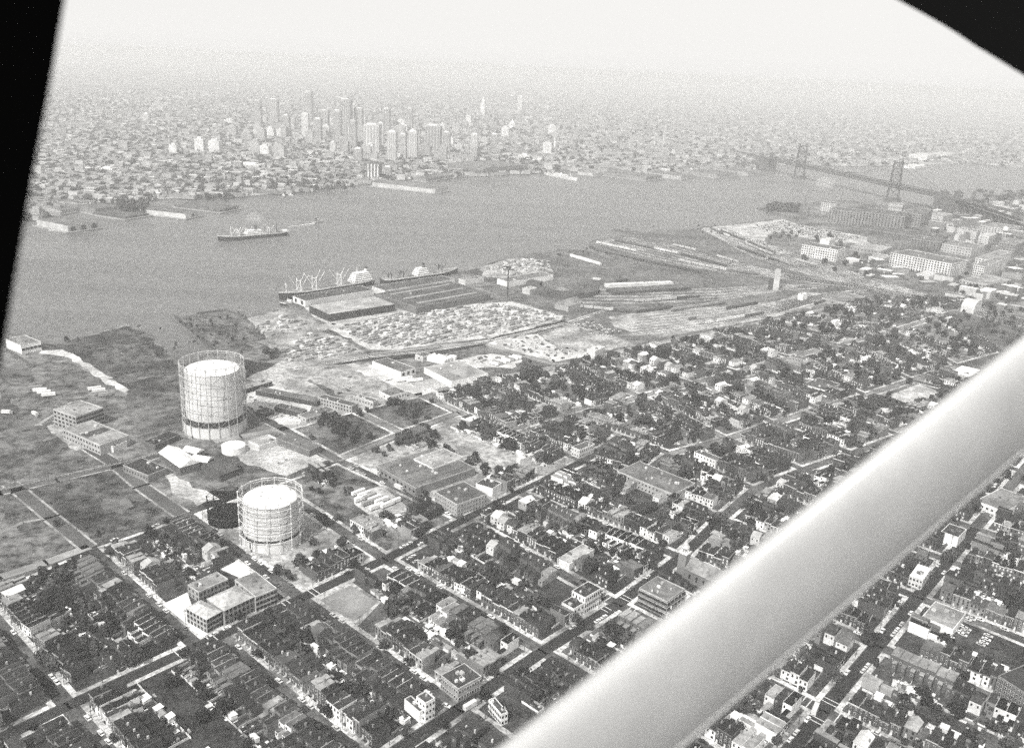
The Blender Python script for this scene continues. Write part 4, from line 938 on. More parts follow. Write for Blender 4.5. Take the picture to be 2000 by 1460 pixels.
for d, p, s_, x, y in TT:
    R_ = s_ * .55
    if masked(x, y) or n_ >= 285: mass.merge(CRL[random.randrange(6)], (p.x, p.y, .1), uni(0, 6), R_, R_ * uni(.85, 1.15)); continue
    k = random.randrange(6); n_ += 1
    best = min(BL, key=lambda b: ((b['q2'][0] + b['q2'][2]) / 2 - p).length)
    q_ = best['q2']; f_ = (p - q_[0]).dot((q_[3] - q_[0]).normalized()) / (q_[3] - q_[0]).length; g_ = (p - q_[0]).dot((q_[1] - q_[0]).normalized()) / (q_[1] - q_[0]).length
    wh = ('river end' if f_ < .33 else 'middle' if f_ < .67 else 'lower end'); sd_ = 'street side' if g_ < .2 or g_ > .8 else 'yards'
    TK2 = (s_ > 11, s_ > 9, s_ < 6, k % 3, wh, sd_, best['desc']); TCN[TK2] = TCN.get(TK2, 0) + 1; od_ = '' if TCN[TK2] == 1 else ordn(min(28, TCN[TK2] - 1)) + ' '
    t = thing('tree', od_ + '%s %s tree, %s %s, %s' % ('huge' if s_ > 11 else 'large' if s_ > 9 else 'small' if s_ < 6 else 'rounded', ('dark', 'mid grey', 'pale')[k % 3], wh, sd_, best['desc']), 'tree', (p.x, p.y, .1), uni(0, 6), 'leafy trees of the streets and yards'); t.scale = (R_, R_, R_ * uni(.85, 1.15))
    link('trunk', TRM, t); link('crown', CRM[k], t)
if mass.v: tag(mass.build('trees'), 'leafy trees massed in the yards of the farther streets', 'trees', kind='stuff')

# ================================================================== cars
def car_meshes(v):
    pm = mat('car_paint_%02d' % int(v * 100), v, 0, rough=.35, spec=.5)
    m = MB(); m.add([(-2.6, -.93, .35), (2.6, -.93, .35), (2.6, .93, .35), (-2.6, .93, .35), (-2.65, -.95, .95), (2.6, -.95, .88), (2.6, .95, .88), (-2.65, .95, .95)], [(0, 1, 5, 4), (1, 2, 6, 5), (2, 3, 7, 6), (3, 0, 4, 7), (4, 5, 6, 7), (3, 2, 1, 0)], pm)
    b = m.mesh('body')
    m = MB(); m.add([(-1.7, -.85, .93), (1.1, -.85, .91), (1.1, .85, .91), (-1.7, .85, .93), (-1.2, -.7, 1.42), (.45, -.7, 1.42), (.45, .7, 1.42), (-1.2, .7, 1.42)], [(0, 1, 5, 4), (1, 2, 6, 5), (2, 3, 7, 6), (3, 0, 4, 7)], GLASS); g = m.mesh('windows')
    m = MB(); m.box((-.38, 0, 1.45), (1.72, 1.44, .06), pm, bot=True); r = m.mesh('roof')
    return b, g, r
CV = [(car_meshes(v), nm, v) for v, nm in ((.8, 'white'), (.75, 'white'), (.62, 'pale'), (.5, 'pale grey'), (.02, 'black'), (.06, 'dark'), (.15, 'dark grey'), (.7, 'pale'))]
m = MB(); n = 10; m.add([(.34 * math.cos(2 * PI * k / n), y, .34 + .34 * math.sin(2 * PI * k / n)) for y in (-.1, .1) for k in range(n)], [(k, (k + 1) % n, n + (k + 1) % n, n + k) for k in range(n)] + [tuple(range(n)), tuple(range(2 * n - 1, n - 1, -1))], mat('tyre', .02, 0)); WHEEL = m.mesh('wheel')
def car(p, rz, lab, wheels, z=.16, grp='cars parked in the streets', cv=None):
    (b, g, r), nm, v = cv or random.choice(CV)
    t = thing('parked_car', nm + lab, 'car', (p.x, p.y, z), rz, grp); link('body', b, t); link('windows', g, t); link('roof', r, t)
    if wheels:
        for x in (-1.7, 1.65):
            for y in (-.88, .88): link('wheel', WHEEL, t, (x, y, 0))
cc = []
for p, rz, desc, i in CARS:
    x, y, d = PX((p.x, p.y, .5))
    if not masked(x, y) and d < 1500: cc.append((d, p, rz, desc, i))
cc.sort(key=lambda q: q[0]); CN = {}; PN = {}
for k, (d, p, rz, desc, i) in enumerate(cc[:215]):
    kk = (desc, i); CN[kk] = CN.get(kk, 0) + 1
    car(p, rz, ' car, %s along the %s kerb, block %s' % (ordn(CN[kk] - 1), ('lower left', 'upper right', 'lower', 'upper')[i], desc), d < 560)
DC = g2(1611, 1383)
for _pi, (x, y, a) in enumerate(((1880, 1225, -42), (1888, 1230, -42), (1884, 1235, -42), (1880, 1241, -42), (1874, 1236, -42), (1930, 1243, -42), (1926, 1250, -42), (1921, 1256, -42), (1915, 1260, -42), (1897, 1210, -42), (1668, 1372, -42), (1679, 1378, -42), (1662, 1380, -42), (1672, 1368, -42), (1686, 1371, -42), (800, 1092, 50), (812, 1098, 50), (806, 1088, 50))):
    car(g2(x, y), math.radians(a), ' car in %s, %s of the lot' % ('the lot behind the garage' if x > 1870 else 'the lot by the zebra crossing' if x > 1000 else 'the white shop yard', ordn(_pi)), True, .4, 'cars in the small parking lots', CV[random.choice((0, 1, 2, 7, 3))])
car(g2(872, 1379), math.radians(-30), ' car turning through the lower crossroads', True, .16, cv=CV[1])
# trucks, buses and trailers
def truck_meshes():
    m = MB(); m.box((-1.2, 0, 2.2), (8.0, 2.5, 2.8), OFFW, bot=True); a = m.mesh('cargo_box')
    m = MB(); m.box((4.2, 0, 1.5), (2.2, 2.3, 2.2), gm(.3), bot=True); m.box((5.32, 0, 2.0), (.1, 2.0, .8), GLASS); b = m.mesh('cab')
    return a, b
TK = truck_meshes()
m = MB(); m.box((0, 0, 2.3), (12, 2.6, 2.7), WHITE, bot=True); TRL = m.mesh('trailer_box'); m = MB(); m.box((0, 0, 2.3), (12, 2.6, 2.7), gm(.3), bot=True); TRLD = m.mesh('trailer_box')
m = MB(); m.box((3.5, 0, .6), (.3, 2, 1.1), DARKM); m.box((-4.2, 0, .5), (2.2, 2.3, .9), DARKM); UND = m.mesh('running_gear')
def trailer(px, ang, lab, dark=False, grp='semi-trailers parked in the lots', name='trailer', z=.2):
    p = g2(*px); t = thing(name, lab, 'trailer', (p.x, p.y, z), math.radians(ang), grp); link('trailer_box', TRLD if dark else TRL, t); link('running_gear', UND, t)
def truck(px, ang, lab, z=.2):
    p = g2(*px); t = thing('truck', lab, 'truck', (p.x, p.y, z), math.radians(ang)); link('cargo_box', TK[0], t); link('cab', TK[1], t)
    for x in (-4, -2.9, 4.2):
        for y in (-1, 1): link('wheel', WHEEL, t, (x, y, 0), 0, (1.4, 1.4, 1.4))
for i, (x, y) in enumerate(((70, 760), (78, 765), (86, 769), (95, 774))): trailer((x, y), 25 , 'long trailer laid in the left scrub group, ' + ordn(i) + ' from the river', i == 0)
for i, (x, y) in enumerate(((185, 762), (193, 766), (198, 771), (206, 774))): trailer((x, y), 32, 'long trailer in the group by the sand track, ' + ordn(i) + ' from the river', i > 1)
for i, (x, y) in enumerate(((700, 966), (712, 970), (722, 974), (732, 978), (745, 982), (706, 978), (720, 986), (757, 990), (770, 984), (735, 994))): trailer((x, y), 48, '%s trailer in the triangular trailer lot, %s of ten' % ('grey' if i % 4 == 2 else 'pale', ordn(i)), i % 4 == 2, 'trailers of the triangular lot', z=.5)
for i, (x, y) in enumerate(((965, 713), (972, 711), (980, 709), (988, 706), (996, 704), (1003, 702), (1010, 700))): trailer((x, y), -30, 'trailer in the row at the truck lot, %s from the warehouse' % ordn(i), i % 3 == 1)
for i, (x, y) in enumerate(((843, 733), (850, 736), (855, 740), (786, 745), (795, 742), (805, 746), (815, 745))): trailer((x, y), (-42 if i < 3 else 30), 'trailer near the big white warehouse doors, ' + ordn(i) + ' from its river end', i == 1, 'trailers at the big white warehouse')
truck((15, 808), 0, 'pale box truck standing on the left road'); truck((70, 812), -35, 'box truck with dark cab parked beyond the left road')
truck((780, 956), -42, 'long white truck parked by the patched roof works'); truck((1755, 1185), 50, 'white delivery truck parked on the avenue'); truck((1592, 1388), 60, 'white box truck waiting at the zebra crossing')
truck((921, 1381), 45, 'white panel truck stopped at the lower crossroads')
truck((735, 927), -42, 'pale box truck parked beside the patched roof works')
# utility poles
m = MB(); m.cyl((0, 0), .16, .11, 0, 11, BARK, 6); POLE = m.mesh('pole'); m = MB(); m.box((0, 0, 10.2), (.18, 2.4, .16), BARK, bot=True); m.box((0, 0, 9.4), (.16, 1.8, .14), BARK, bot=True); ARM = m.mesh('crossarm')
pp = []
for p, rz, desc in POLES:
    x, y, d = PX((p.x, p.y, 5))
    if not masked(x, y) and d < 1000: pp.append((d, p, rz, desc))
pp.sort(key=lambda q: q[0])
for d, p, rz, desc in pp[:150]:
    PN[desc] = PN.get(desc, 0) + 1
    t = thing('utility_pole', '%s wooden utility pole on the kerb, block %s' % (ordn(min(28, PN[desc] - 1)), desc), 'pole', (p.x, p.y, .2), rz, 'utility poles along the streets'); link('pole', POLE, t); link('crossarm', ARM, t)
for _pi, (x, y) in enumerate(((30, 955), (60, 948), (95, 940), (130, 932), (165, 925), (200, 914), (240, 904), (640, 1000 - 60), (480, 985), (60, 985), (90, 1010), (150, 1035))):
    p = g2(x, y); t = thing('utility_pole', 'wooden utility pole along the open fields, %s along the track' % ordn(_pi), 'pole', (p.x, p.y, 0), .8, 'utility poles by the fields'); link('pole', POLE, t); link('crossarm', ARM, t)
# ================================================================== the docks
BD_('transit_shed', 'long dark roofed quay shed beside the white masted ship', 'warehouse', [(577, 578), (596, 588), (730, 566)], 8, .66, .07, win=(0, 1, 2, 5, 5))
BD_('transit_shed', 'low grey roofed shed behind the dark roofed quay shed', 'warehouse', [(622, 594), (643, 614), (771, 594)], 10, .05, .34, par=.3, stripe=(3, 'x', .42))
BD_('transit_shed', 'long dark quay shed beside the black hulled ship', 'warehouse', [(742, 557), (752, 568), (889, 546)], 9, .62, .08)
BD_('dock_warehouse', 'broad dark warehouse with lines of pale skylights', 'warehouse', [(762, 569), (813, 600), (958, 573)], 10, .14, .09, par=.3, stripe=(3, 'x', .3))
BD_('transit_shed', 'white fronted grey roofed shed behind the tall light mast', 'warehouse', [(980, 543), (993, 551), (1081, 537)], 8, .72, .16)
BD_('transit_shed', 'small pale shed at the end of the quay', 'warehouse', [(903, 543), (909, 548), (945, 542)], 7, .6, .2)
BD_('loading_shed', 'thin white shed on the scrub by the river inlet', 'shed', [(1110, 494), (1113, 496), (1172, 513)], 4, .75, .7, par=0)
BD_('loading_shed', 'white boxy shed in the rail yard behind the roundhouse', 'shed', [(1180, 553), (1186, 556), (1315, 551)], 5, .6, .65, par=0)
BD_('loading_shed', 'long dark freight shed in the middle of the rail yard', 'shed', [(1190, 563), (1198, 570), (1350, 560)], 5, .07, .11, par=.2)
BD_('engine_shed', 'pale engine shed beside the roundhouse', 'shed', [(1030, 560), (1035, 566), (1050, 562)], 8, .45, .4)
BD_('engine_house', 'pale ridged building behind the roundhouse', 'shed', [(1104, 586), (1110, 598), (1138, 590)], 8, .35, .22, par=0, gable=1)
# roundhouse
c = g2(1098, 566); t = thing('roundhouse', 'curved dark roundhouse around its turntable in the rail yard', 'roundhouse', (c.x, c.y, 0))
m = MB(); n = 22
def arc(m, r0, r1, z, M_, a0, a1, side=True):
    vs = []
    for k in range(n + 1):
        a_ = a0 + (a1 - a0) * k / n
        for r in (r0, r1):
            for zz in (0, z): vs.append((r * math.cos(a_), r * math.sin(a_), zz))
    fs = []
    for k in range(n):
        i = k * 4; fs += [(i + 1, i + 3, i + 7, i + 5), (i, i + 1, i + 5, i + 4), (i + 2, i + 6, i + 7, i + 3)]
    fs += [(0, 2, 3, 1), (4 * n, 4 * n + 1, 4 * n + 3, 4 * n + 2)]; m.add(vs, fs, M_)
arc(m, 36, 56, 7, brick(.10), 2.6, 6.6); m.build('wall', t)
m = MB(); arc(m, 35.5, 56.5, 7.6, tar(.08), 2.6, 6.6); rf = m.build('roof', t)
m = MB(); m.cyl((0, 0), 11, 11, 0, .5, CONC, 32); m.bar((-11, 0, .9), (11, 0, .9), .7, DARKM); m.build('turntable', t)
# containers, crates and stacked cargo on the quay yards
CRV = []
for k in range(10):
    a, b_, hh = uni(3, 6.5), uni(2.4, 4.2), uni(1.4, 3.4); v = random.choice((.2, .3, .36, .42, .5, .58))
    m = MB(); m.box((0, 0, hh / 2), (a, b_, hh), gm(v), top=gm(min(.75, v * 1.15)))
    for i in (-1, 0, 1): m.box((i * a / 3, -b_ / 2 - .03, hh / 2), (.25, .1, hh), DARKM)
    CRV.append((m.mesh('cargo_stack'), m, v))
def inpx(px): pl = gp(px); xs = [p[0] for p in pl]; ys = [p[1] for p in pl]; return pl, (min(xs), max(xs), min(ys), max(ys))
cargo = []
for px, desc, dens, ang in (([(660, 640), (700, 628), (800, 606), (985, 595), (1090, 614), (1088, 622), (990, 648), (830, 672), (764, 680), (715, 670), (680, 655)], 'in the big pale yard behind the sheds', .8, 50), ([(560, 700), (540, 688), (600, 652), (655, 662), (700, 686), (640, 700), (560, 708)], 'in the yard by the river inlet', .78, 50),
    ([(484, 640), (520, 625), (570, 612), (610, 630), (590, 650), (530, 660)], 'on the sandy flat', .35, 50), ([(880, 700), (950, 690), (1000, 700), (980, 712)], 'in the white shed lot', .4, 50),
    ([(944, 524), (1000, 506), (1072, 510), (1078, 526), (1000, 540)], 'on the far quay behind the light mast', .7, 40)):
    pl, (x0, x1, y0, y1) = inpx(px); ca, sa = math.cos(math.radians(ang)), math.sin(math.radians(ang)); L = 260
    cx, cy = (x0 + x1) / 2, (y0 + y1) / 2; j = -L
    while j < L:
        i = -L
        while i < L:
            p = Vector((cx + i * ca - j * sa, cy + i * sa + j * ca)); i += uni(6, 7.2)
            if inpoly(p, pl) and rnd() < dens and not blocked(p, 3): cargo.append((p, math.radians(ang) + (0 if rnd() < .7 else PI / 2), desc))
        j += 7.4
CLM = [(g2(*a), b) for a, b in (((650, 655), 'by the bend of the quay road'), ((600, 690), 'below the river inlet'), ((720, 675), 'at the railway curve'), ((840, 670), 'by the railway above the white warehouse'), ((790, 610), 'in front of the quay sheds'), ((950, 648), 'at the top of the truck lot'), ((960, 600), 'in front of the skylight warehouse'), ((1080, 616), 'by the roundhouse'), ((560, 660), 'on the sandy flat'), ((880, 630), 'in the middle of the pale yard'))]
CCN = {}
cargo.sort(key=lambda q: q[0].length); mass = MB()
for k, (p, rz, desc) in enumerate(cargo):
    cm, mb, v = CRV[random.randrange(10)]
    if k < 290:
        lm_ = min(CLM, key=lambda q: (q[0] - p).length)[1]
        lk_ = ('pale' if v > .45 else 'grey' if v > .25 else 'dark', 'low' if mb.v[4][2] < 2.2 else 'tall', lm_); CCN[lk_] = CCN.get(lk_, 0) + 1
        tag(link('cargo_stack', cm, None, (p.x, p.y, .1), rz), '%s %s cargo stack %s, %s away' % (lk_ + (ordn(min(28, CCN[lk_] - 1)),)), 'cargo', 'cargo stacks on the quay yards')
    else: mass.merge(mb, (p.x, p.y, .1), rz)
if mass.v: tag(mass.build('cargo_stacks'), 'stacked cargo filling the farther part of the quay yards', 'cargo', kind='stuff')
# vehicles in the pale lots
lots = []
for px, dens in (([(960, 672), (1050, 655), (1105, 680), (1165, 690), (1080, 703)], .5), ([(485, 765), (530, 752), (600, 795), (580, 822), (548, 822), (485, 790)], .22), ([(475, 875), (555, 855), (630, 896), (590, 908), (545, 915), (475, 895)], .2), ([(1110, 634), (1150, 628), (1215, 648), (1190, 660), (1140, 652)], .8), ([(1560, 586), (1650, 570), (1700, 580), (1640, 596)], .4), ([(645, 735), (690, 726), (700, 760), (660, 775)], .15), ([(865, 710), (950, 694), (1010, 703), (990, 716)], .3)):
    pl, (x0, x1, y0, y1) = inpx(px); y = y0
    while y < y1:
        x = x0
        while x < x1:
            p = Vector((x + uni(-1, 1), y)); x += uni(6, 9)
            if inpoly(p, pl) and rnd() < dens and not blocked(p, 1): lots.append(p)
        y += uni(7, 10)
lots = lots[:]; random.shuffle(lots)
LNM = [(g2(*a), b) for a, b in (((1060, 675), 'in the pale truck lot'), ((540, 785), 'in the equipment yard'), ((550, 885), 'in the gas works yard'), ((1160, 645), 'in the scrap lot by the tracks'), ((1630, 583), 'at the depot yard'), ((670, 745), 'in the dusty lot'), ((940, 706), 'beside the white roofed sheds'))]; LC = {}
for k, p in enumerate(lots[:65]):
    ln = min(LNM, key=lambda q: (q[0] - p).length)[1]; LC[ln] = LC.get(ln, 0) + 1
    car(p, math.radians(random.choice((-42, 50))) + uni(-.1, .1), ' vehicle %s, %s of its scatter' % (ln, ordn(LC[ln] - 1)), False, .2, 'vehicles of the works lots')
ms = MB()
mcar = MB(); mcar.box((0, 0, .8), (5, 1.9, 1.0), OFFW); mcar.box((-.3, 0, 1.4), (2.4, 1.6, .5), GLASS)
mcar2 = MB(); mcar2.box((0, 0, .8), (5, 1.9, 1.0), gm(.1)); mcar2.box((-.3, 0, 1.4), (2.4, 1.6, .5), GLASS)
for p in lots[65:]: ms.merge(random.choice((mcar, mcar, mcar2)), (p.x, p.y, .2), math.radians(random.choice((-42, 50))))
for px in ([(1470, 445), (1530, 432), (1690, 466), (1640, 470), (1580, 462), (1500, 452)], [(1440, 466), (1490, 470), (1535, 492), (1500, 494)], [(1860, 442), (1900, 448), (1985, 462), (1930, 464)], [(1760, 424), (1850, 440), (1840, 448), (1770, 434)]):
    pl, (x0, x1, y0, y1) = inpx(px); y = y0
    while y < y1:
        x = x0
        while x < x1:
            p = (x + uni(-.5, .5), y)
            if inpoly(p, pl) and rnd() < .75: ms.merge(random.choice((mcar, mcar, mcar2)), (p[0], p[1], .15), 1.57)
            x += 3.4
        y += 9
tag(ms.build('parked_cars'), 'rows of cars filling the big works car parks by the river', 'cars', kind='stuff')
# light mast and coaling tower
p = g2(991, 578); t = thing('light_mast', 'tall dark light mast with crossed lamp platform on the quay', 'mast', (p.x, p.y, 0)); m = MB(); m.bar((0, 0, 0), (0, 0, 40), .9, DARKM); m.build('pole', t); m = MB(); m.box((0, 0, 40), (16, 2.4, 1.2), DARKM, bot=True); m.box((0, 0, 43), (8, 2, 3), DARKM, bot=True); m.build('lamp_platform', t)
p = g2(1514, 566); t = thing('coaling_tower', 'tall pale concrete tower with dark hoist in the rail yard', 'tower', (p.x, p.y, 0), -.2); m = MB(); m.box((0, 0, 16), (9, 9, 32), gm(.5)); m.build('shaft', t); m = MB(); m.box((-8, 0, 9), (7, 7, 18), gm(.08)); m.build('hoist', t); m = MB(); m.box((0, 0, 33), (7, 7, 2), gm(.4)); m.build('head', t)
for (x, y), h_, la in (((1572, 400), 28, 'slender dark crane mast on the factory point'), ((1641, 398), 34, 'slim chimney beside the factory towers'), ((1893, 430), 30, 'thin chimney among the right hand factories')):
    p = g2(x, y); t = thing('chimney', la, 'chimney', (p.x, p.y, 0)); m = MB(); m.cyl((0, 0), 1.6, 1.1, 0, h_, brick(.15), 12); m.build('stack', t); m = MB(); m.cyl((0, 0), 1.4, 1.4, h_, h_ + .8, DARKM, 12); m.build('rim', t)
# water tower on the right
p = g2(1957, 478); t = thing('water_tower', 'pale water tower with ball tank above the right hand factories', 'water tower', (p.x, p.y, 0)); m = MB()
for a in range(4): m.bar((5 * math.cos(a * PI / 2), 5 * math.sin(a * PI / 2), 0), (3 * math.cos(a * PI / 2), 3 * math.sin(a * PI / 2), 30), .5, gm(.5))
m.build('legs', t); m = MB(); m.cyl((0, 0), 1, 6, 29, 32, gm(.66), 20, cap=False); m.cyl((0, 0), 6, 6, 32, 38, gm(.66), 20); m.cyl((0, 0), 6, .5, 38, 41, gm(.66), 20); m.build('tank', t)
# ================================================================== factories on the right
FA = [('long white concrete factory with a grid of windows by the curving tracks', [(1573, 476), (1636, 489), (1651, 484)], 22, .66, .12, (5, 5, 15, 2.4, 2.2)),
  ('largest white gridded factory block at the right', [(1748, 492), (1859, 516), (1890, 509)], 25, .64, .15, (9, 6, 22, 2.8, 2.4)),
  ('white gridded factory wing right of the largest block', [(1903, 517), (1923, 521), (1968, 504)], 20, .6, .2, (10, 5, 5, 2.2, 2)),
  ('pale upper factory block behind the right wing', [(1908, 503), (1930, 508), (1975, 492)], 20, .55, .25, (9, 5, 4, 2.2, 2)),
  ('small white gridded tower factory at the river end', [(1611, 393), (1634, 399), (1641, 396)], 22, .5, .12, (3, 5, 7, 2.2, 2.2)),
  ('dark brick factory range with close upright windows', [(1637, 400), (1697, 418), (1706, 412)], 30, .2, .10, (3, 6, 13, 2.6, 3.4)),
  ('tall dark brick factory block in the middle of the range', [(1700, 404), (1768, 424), (1782, 416)], 38, .19, .10, (4, 7, 14, 2.8, 3.6)),
  ('dark brick factory block at the right end of the range', [(1772, 410), (1800, 420), (1822, 410)], 34, .22, .12, (5, 6, 7, 2.8, 3.4)),
  ('pale factory roof block behind the dark brick range', [(1738, 398), (1762, 404), (1766, 398)], 26, .4, .3, (2, 3, 8, 2, 2)),
  ('low dark factory shed in front of the brick range', [(1690, 438), (1745, 456), (1800, 446)], 10, .1, .09, None),
  ('long dark factory shed beneath the brick range', [(1750, 446), (1830, 468), (1852, 460)], 12, .12, .10, (4, 2, 14, 2, 2)),
  ('white edged low works left of the right hand wing', [(1700, 500), (1725, 506), (1742, 500)], 6, .5, .3, None),
  ('pale power house with clustered roof tanks', [(1918, 458), (1932, 463), (1946, 458)], 16, .5, .45, (2, 3, 2, 2, 2)),
  ('mid grey factory block at the right edge', [(1960, 470), (1984, 478), (2006, 470)], 26, .2, .2, (5, 5, 6, 2, 2)),
  ('pale roofed works before the railway crossing', [(1800, 532), (1815, 540), (1850, 530)], 6, .6, .5, None),
  ('dark gabled depot beside the level crossing', [(1606, 582), (1648, 592), (1690, 580)], 6, .3, .2, (6, 1, 3, 2, 2)),
  ('mid grey gridded factory between the car park and the water tower', [(1850, 474), (1898, 486), (1925, 479)], 16, .4, .2, (5, 3, 10, 2.2, 2)),
  ('pale gridded factory above the water tower', [(1925, 438), (1966, 448), (1992, 442)], 22, .42, .2, (5, 5, 9, 2.2, 2)),
  ('long grey shed left of the low works', [(1668, 478), (1722, 490), (1742, 483)], 9, .3, .3, (3, 1, 9, 2.4, 2)),
  ('broad grey works by the end of the housing', [(1880, 545), (1925, 557), (1975, 547)], 10, .35, .28, (6, 2, 8, 2.4, 2)),
  ('dark block joining the brick range and the sheds', [(1790, 462), (1836, 474), (1850, 468)], 14, .16, .12, (3, 3, 9, 2.4, 2.4)),
  ('pale stepped block at the right end of the brick range', [(1822, 418), (1842, 424), (1860, 418)], 20, .45, .3, (4, 4, 4, 2, 2)),
  ('tall white signal house at the pale yard', [(1566, 572), (1569, 576), (1577, 574)], 9, .8, .6, None)]
for la, px, h_, wv, rv, wn in FA: BD_('factory', la, 'factory', px, h_, wv, rv, par=.8, win=wn, cap=100)
BD_('roof_house', 'white lift houses stepped on the concrete factory roof', 'roof house', [(1606, 466), (1620, 470), (1632, 465)], 28, .7, .6, par=0)
# assorted works buildings
k = 0; cand = []
for zn, n_, hs in (([(1840, 545), (2010, 560), (2010, 615), (1860, 580)], 40, (5, 12)), ([(1650, 500), (1740, 515), (1840, 560), (1700, 545)], 12, (4, 8)), ([(1840, 470), (2010, 440), (2010, 490), (1900, 492)], 30, (8, 22)), ([(1650, 440), (1850, 420), (1990, 430), (1900, 450), (1760, 470)], 34, (8, 20)), ([(1880, 405), (2010, 395), (2010, 425), (1900, 425)], 24, (6, 14)), ([(1960, 510), (2010, 505), (2010, 550), (1970, 550)], 6, (6, 12))):
    pl, (x0, x1, y0, y1) = inpx(zn)
    for _ in range(n_ * 6):
        p = Vector((uni(x0, x1), uni(y0, y1)))
        if inpoly(p, pl) and not blocked(p, 14) and all((p - q[0]).length > 23 for q in cand): cand.append((p, uni(*hs)))
WN = {}; WLM = [(g2(*a), b) for a, b in (((1820, 540), 'below the largest gridded block'), ((1700, 520), 'left of the largest gridded block'), ((1940, 415), 'under the bridge approach'), ((1955, 465), 'around the water tower'), ((1900, 590), 'by the barrel roofed hall'), ((1985, 590), 'at the far end of the tracks'), ((1760, 445), 'before the brick range'), ((1990, 530), 'right of the gridded wings'), ((1870, 440), 'beside the car park'), ((1900, 555), 'below the gridded wings'))]
for p, h_ in cand[:150]:
    a, b_ = uni(12, 44), uni(9, 20); wv = random.choice((.1, .12, .15, .2, .3, .5)); rv = random.choice((.06, .1, .2, .45, .7)); rz = math.radians(random.choice((-42, 48, 10)))
    wl_ = min(WLM, key=lambda q: (q[0] - p).length); WN[wl_[1]] = WN.get(wl_[1], 0) + 1
    t = thing('works_building', '%s walled works building, %s roof, %s one %s' % ('white' if wv > .5 else 'grey' if wv > .15 else 'dark', 'pale' if rv > .3 else 'dark', ordn(min(28, WN[wl_[1]] - 1)), wl_[1]), 'building', (p.x, p.y, 0), rz, 'works buildings of the right hand industry')
    m = MB(); m.box((0, 0, h_ / 2), (a, b_, h_), gm(wv)); m.build('wall', t); m = MB(); m.box((0, 0, h_ + .15), (a + .3, b_ + .3, .3), tar(rv) if rv < .4 else gm(rv)); m.box((a * .2, 0, h_ + 1.2), (3, 3, 2), gm(.5)); m.build('roof', t)
# railway wagons
RC = []
for v in (.08, .12, .25, .4, .06, .6):
    m = MB(); m.box((0, 0, 2.6), (13, 3, 3), gm(v), bot=True); b_ = m.mesh('body'); m = MB(); m.box((0, 0, 4.25), (13.2, 2.4, .3), gm(min(.6, v * 1.3))); r_ = m.mesh('roof'); m = MB(); m.box((-4, 0, .6), (2.4, 2.2, 1), DARKM); m.box((4, 0, .6), (2.4, 2.2, 1), DARKM); m.box((0, 0, .85), (8, .8, .3), DARKM); RC.append((b_, r_, m.mesh('bogies'), v))
nw = 0
def wagons(pts, step=14.2, desc='', dens=.8, mx_=40):
    global nw
    w_ = [g2(*p) for p in pts]; k = 0; run = 0; rc = RC[0]
    for a, b_ in zip(w_, w_[1:]):
        d = b_ - a; L = d.length; s = 0
        while s < L - step and k < mx_ and nw < 285:
            if run <= 0: run = random.randint(1, 7); skip = rnd() > dens; rc = random.choice(RC)
            if not skip:
                p = a + d * ((s + step / 2) / L); k += 1; nw += 1
                t = thing('rail_wagon', '%s wagon, %s of a line %s' % ('dark' if rc[3] < .15 else 'grey' if rc[3] < .5 else 'white', ordn(k - 1), desc), 'railway wagon', (p.x, p.y, .4), math.atan2(d.y, d.x), 'wagons standing on the railway tracks'); link('body', rc[0], t); link('roof', rc[1], t); link('bogies', rc[2], t)
            run -= 1; s += step
wagons([(1310, 608), (1420, 592)], desc='on the pale sidings by the houses', mx_=16)
wagons([(1255, 640), (1370, 622)], desc='nearest the houses', mx_=12, dens=.6)
wagons([(1165, 475), (1300, 505), (1420, 530), (1500, 540)], desc='on the shore sidings', mx_=30)
wagons([(1200, 470), (1330, 498), (1430, 524)], desc='on the second shore siding', mx_=24)
wagons([(1240, 464), (1350, 488), (1450, 516)], desc='under the river scrub', mx_=22, dens=.6)
wagons([(1392, 462), (1440, 484), (1500, 506), (1560, 522)], desc='on the inner curve of tracks', mx_=26)
wagons([(1402, 450), (1460, 474), (1530, 502), (1600, 522)], desc='on the middle curve of tracks', mx_=26)
wagons([(1376, 455), (1430, 482), (1480, 505)], desc='on the outer curve of tracks', mx_=18, dens=.6)
wagons([(1140, 545), (1200, 552), (1290, 540)], desc='behind the roundhouse', mx_=12)
wagons([(1120, 600), (1240, 612), (1330, 600)], desc='in front of the roundhouse', mx_=14, dens=.5)
wagons([(1410, 575), (1500, 563)], desc='leading to the coaling tower', mx_=8)
wagons([(1590, 596), (1680, 570)], desc='at the depot yard', mx_=8)
wagons([(1150, 484), (1260, 512), (1380, 536)], desc='on the lowest shore siding', mx_=20)
wagons([(1386, 447), (1440, 470), (1500, 496), (1570, 518)], desc='on the third curve of tracks', mx_=24)
wagons([(1270, 650), (1400, 630), (1500, 612)], desc='beside the pale fence street', mx_=18, dens=.5)
wagons([(1130, 590), (1260, 590), (1380, 580)], desc='between the roundhouse and the sheds', mx_=18, dens=.7)
wagons([(1260, 628), (1380, 612), (1480, 594)], desc='second from the pale sidings', mx_=20, dens=.6)

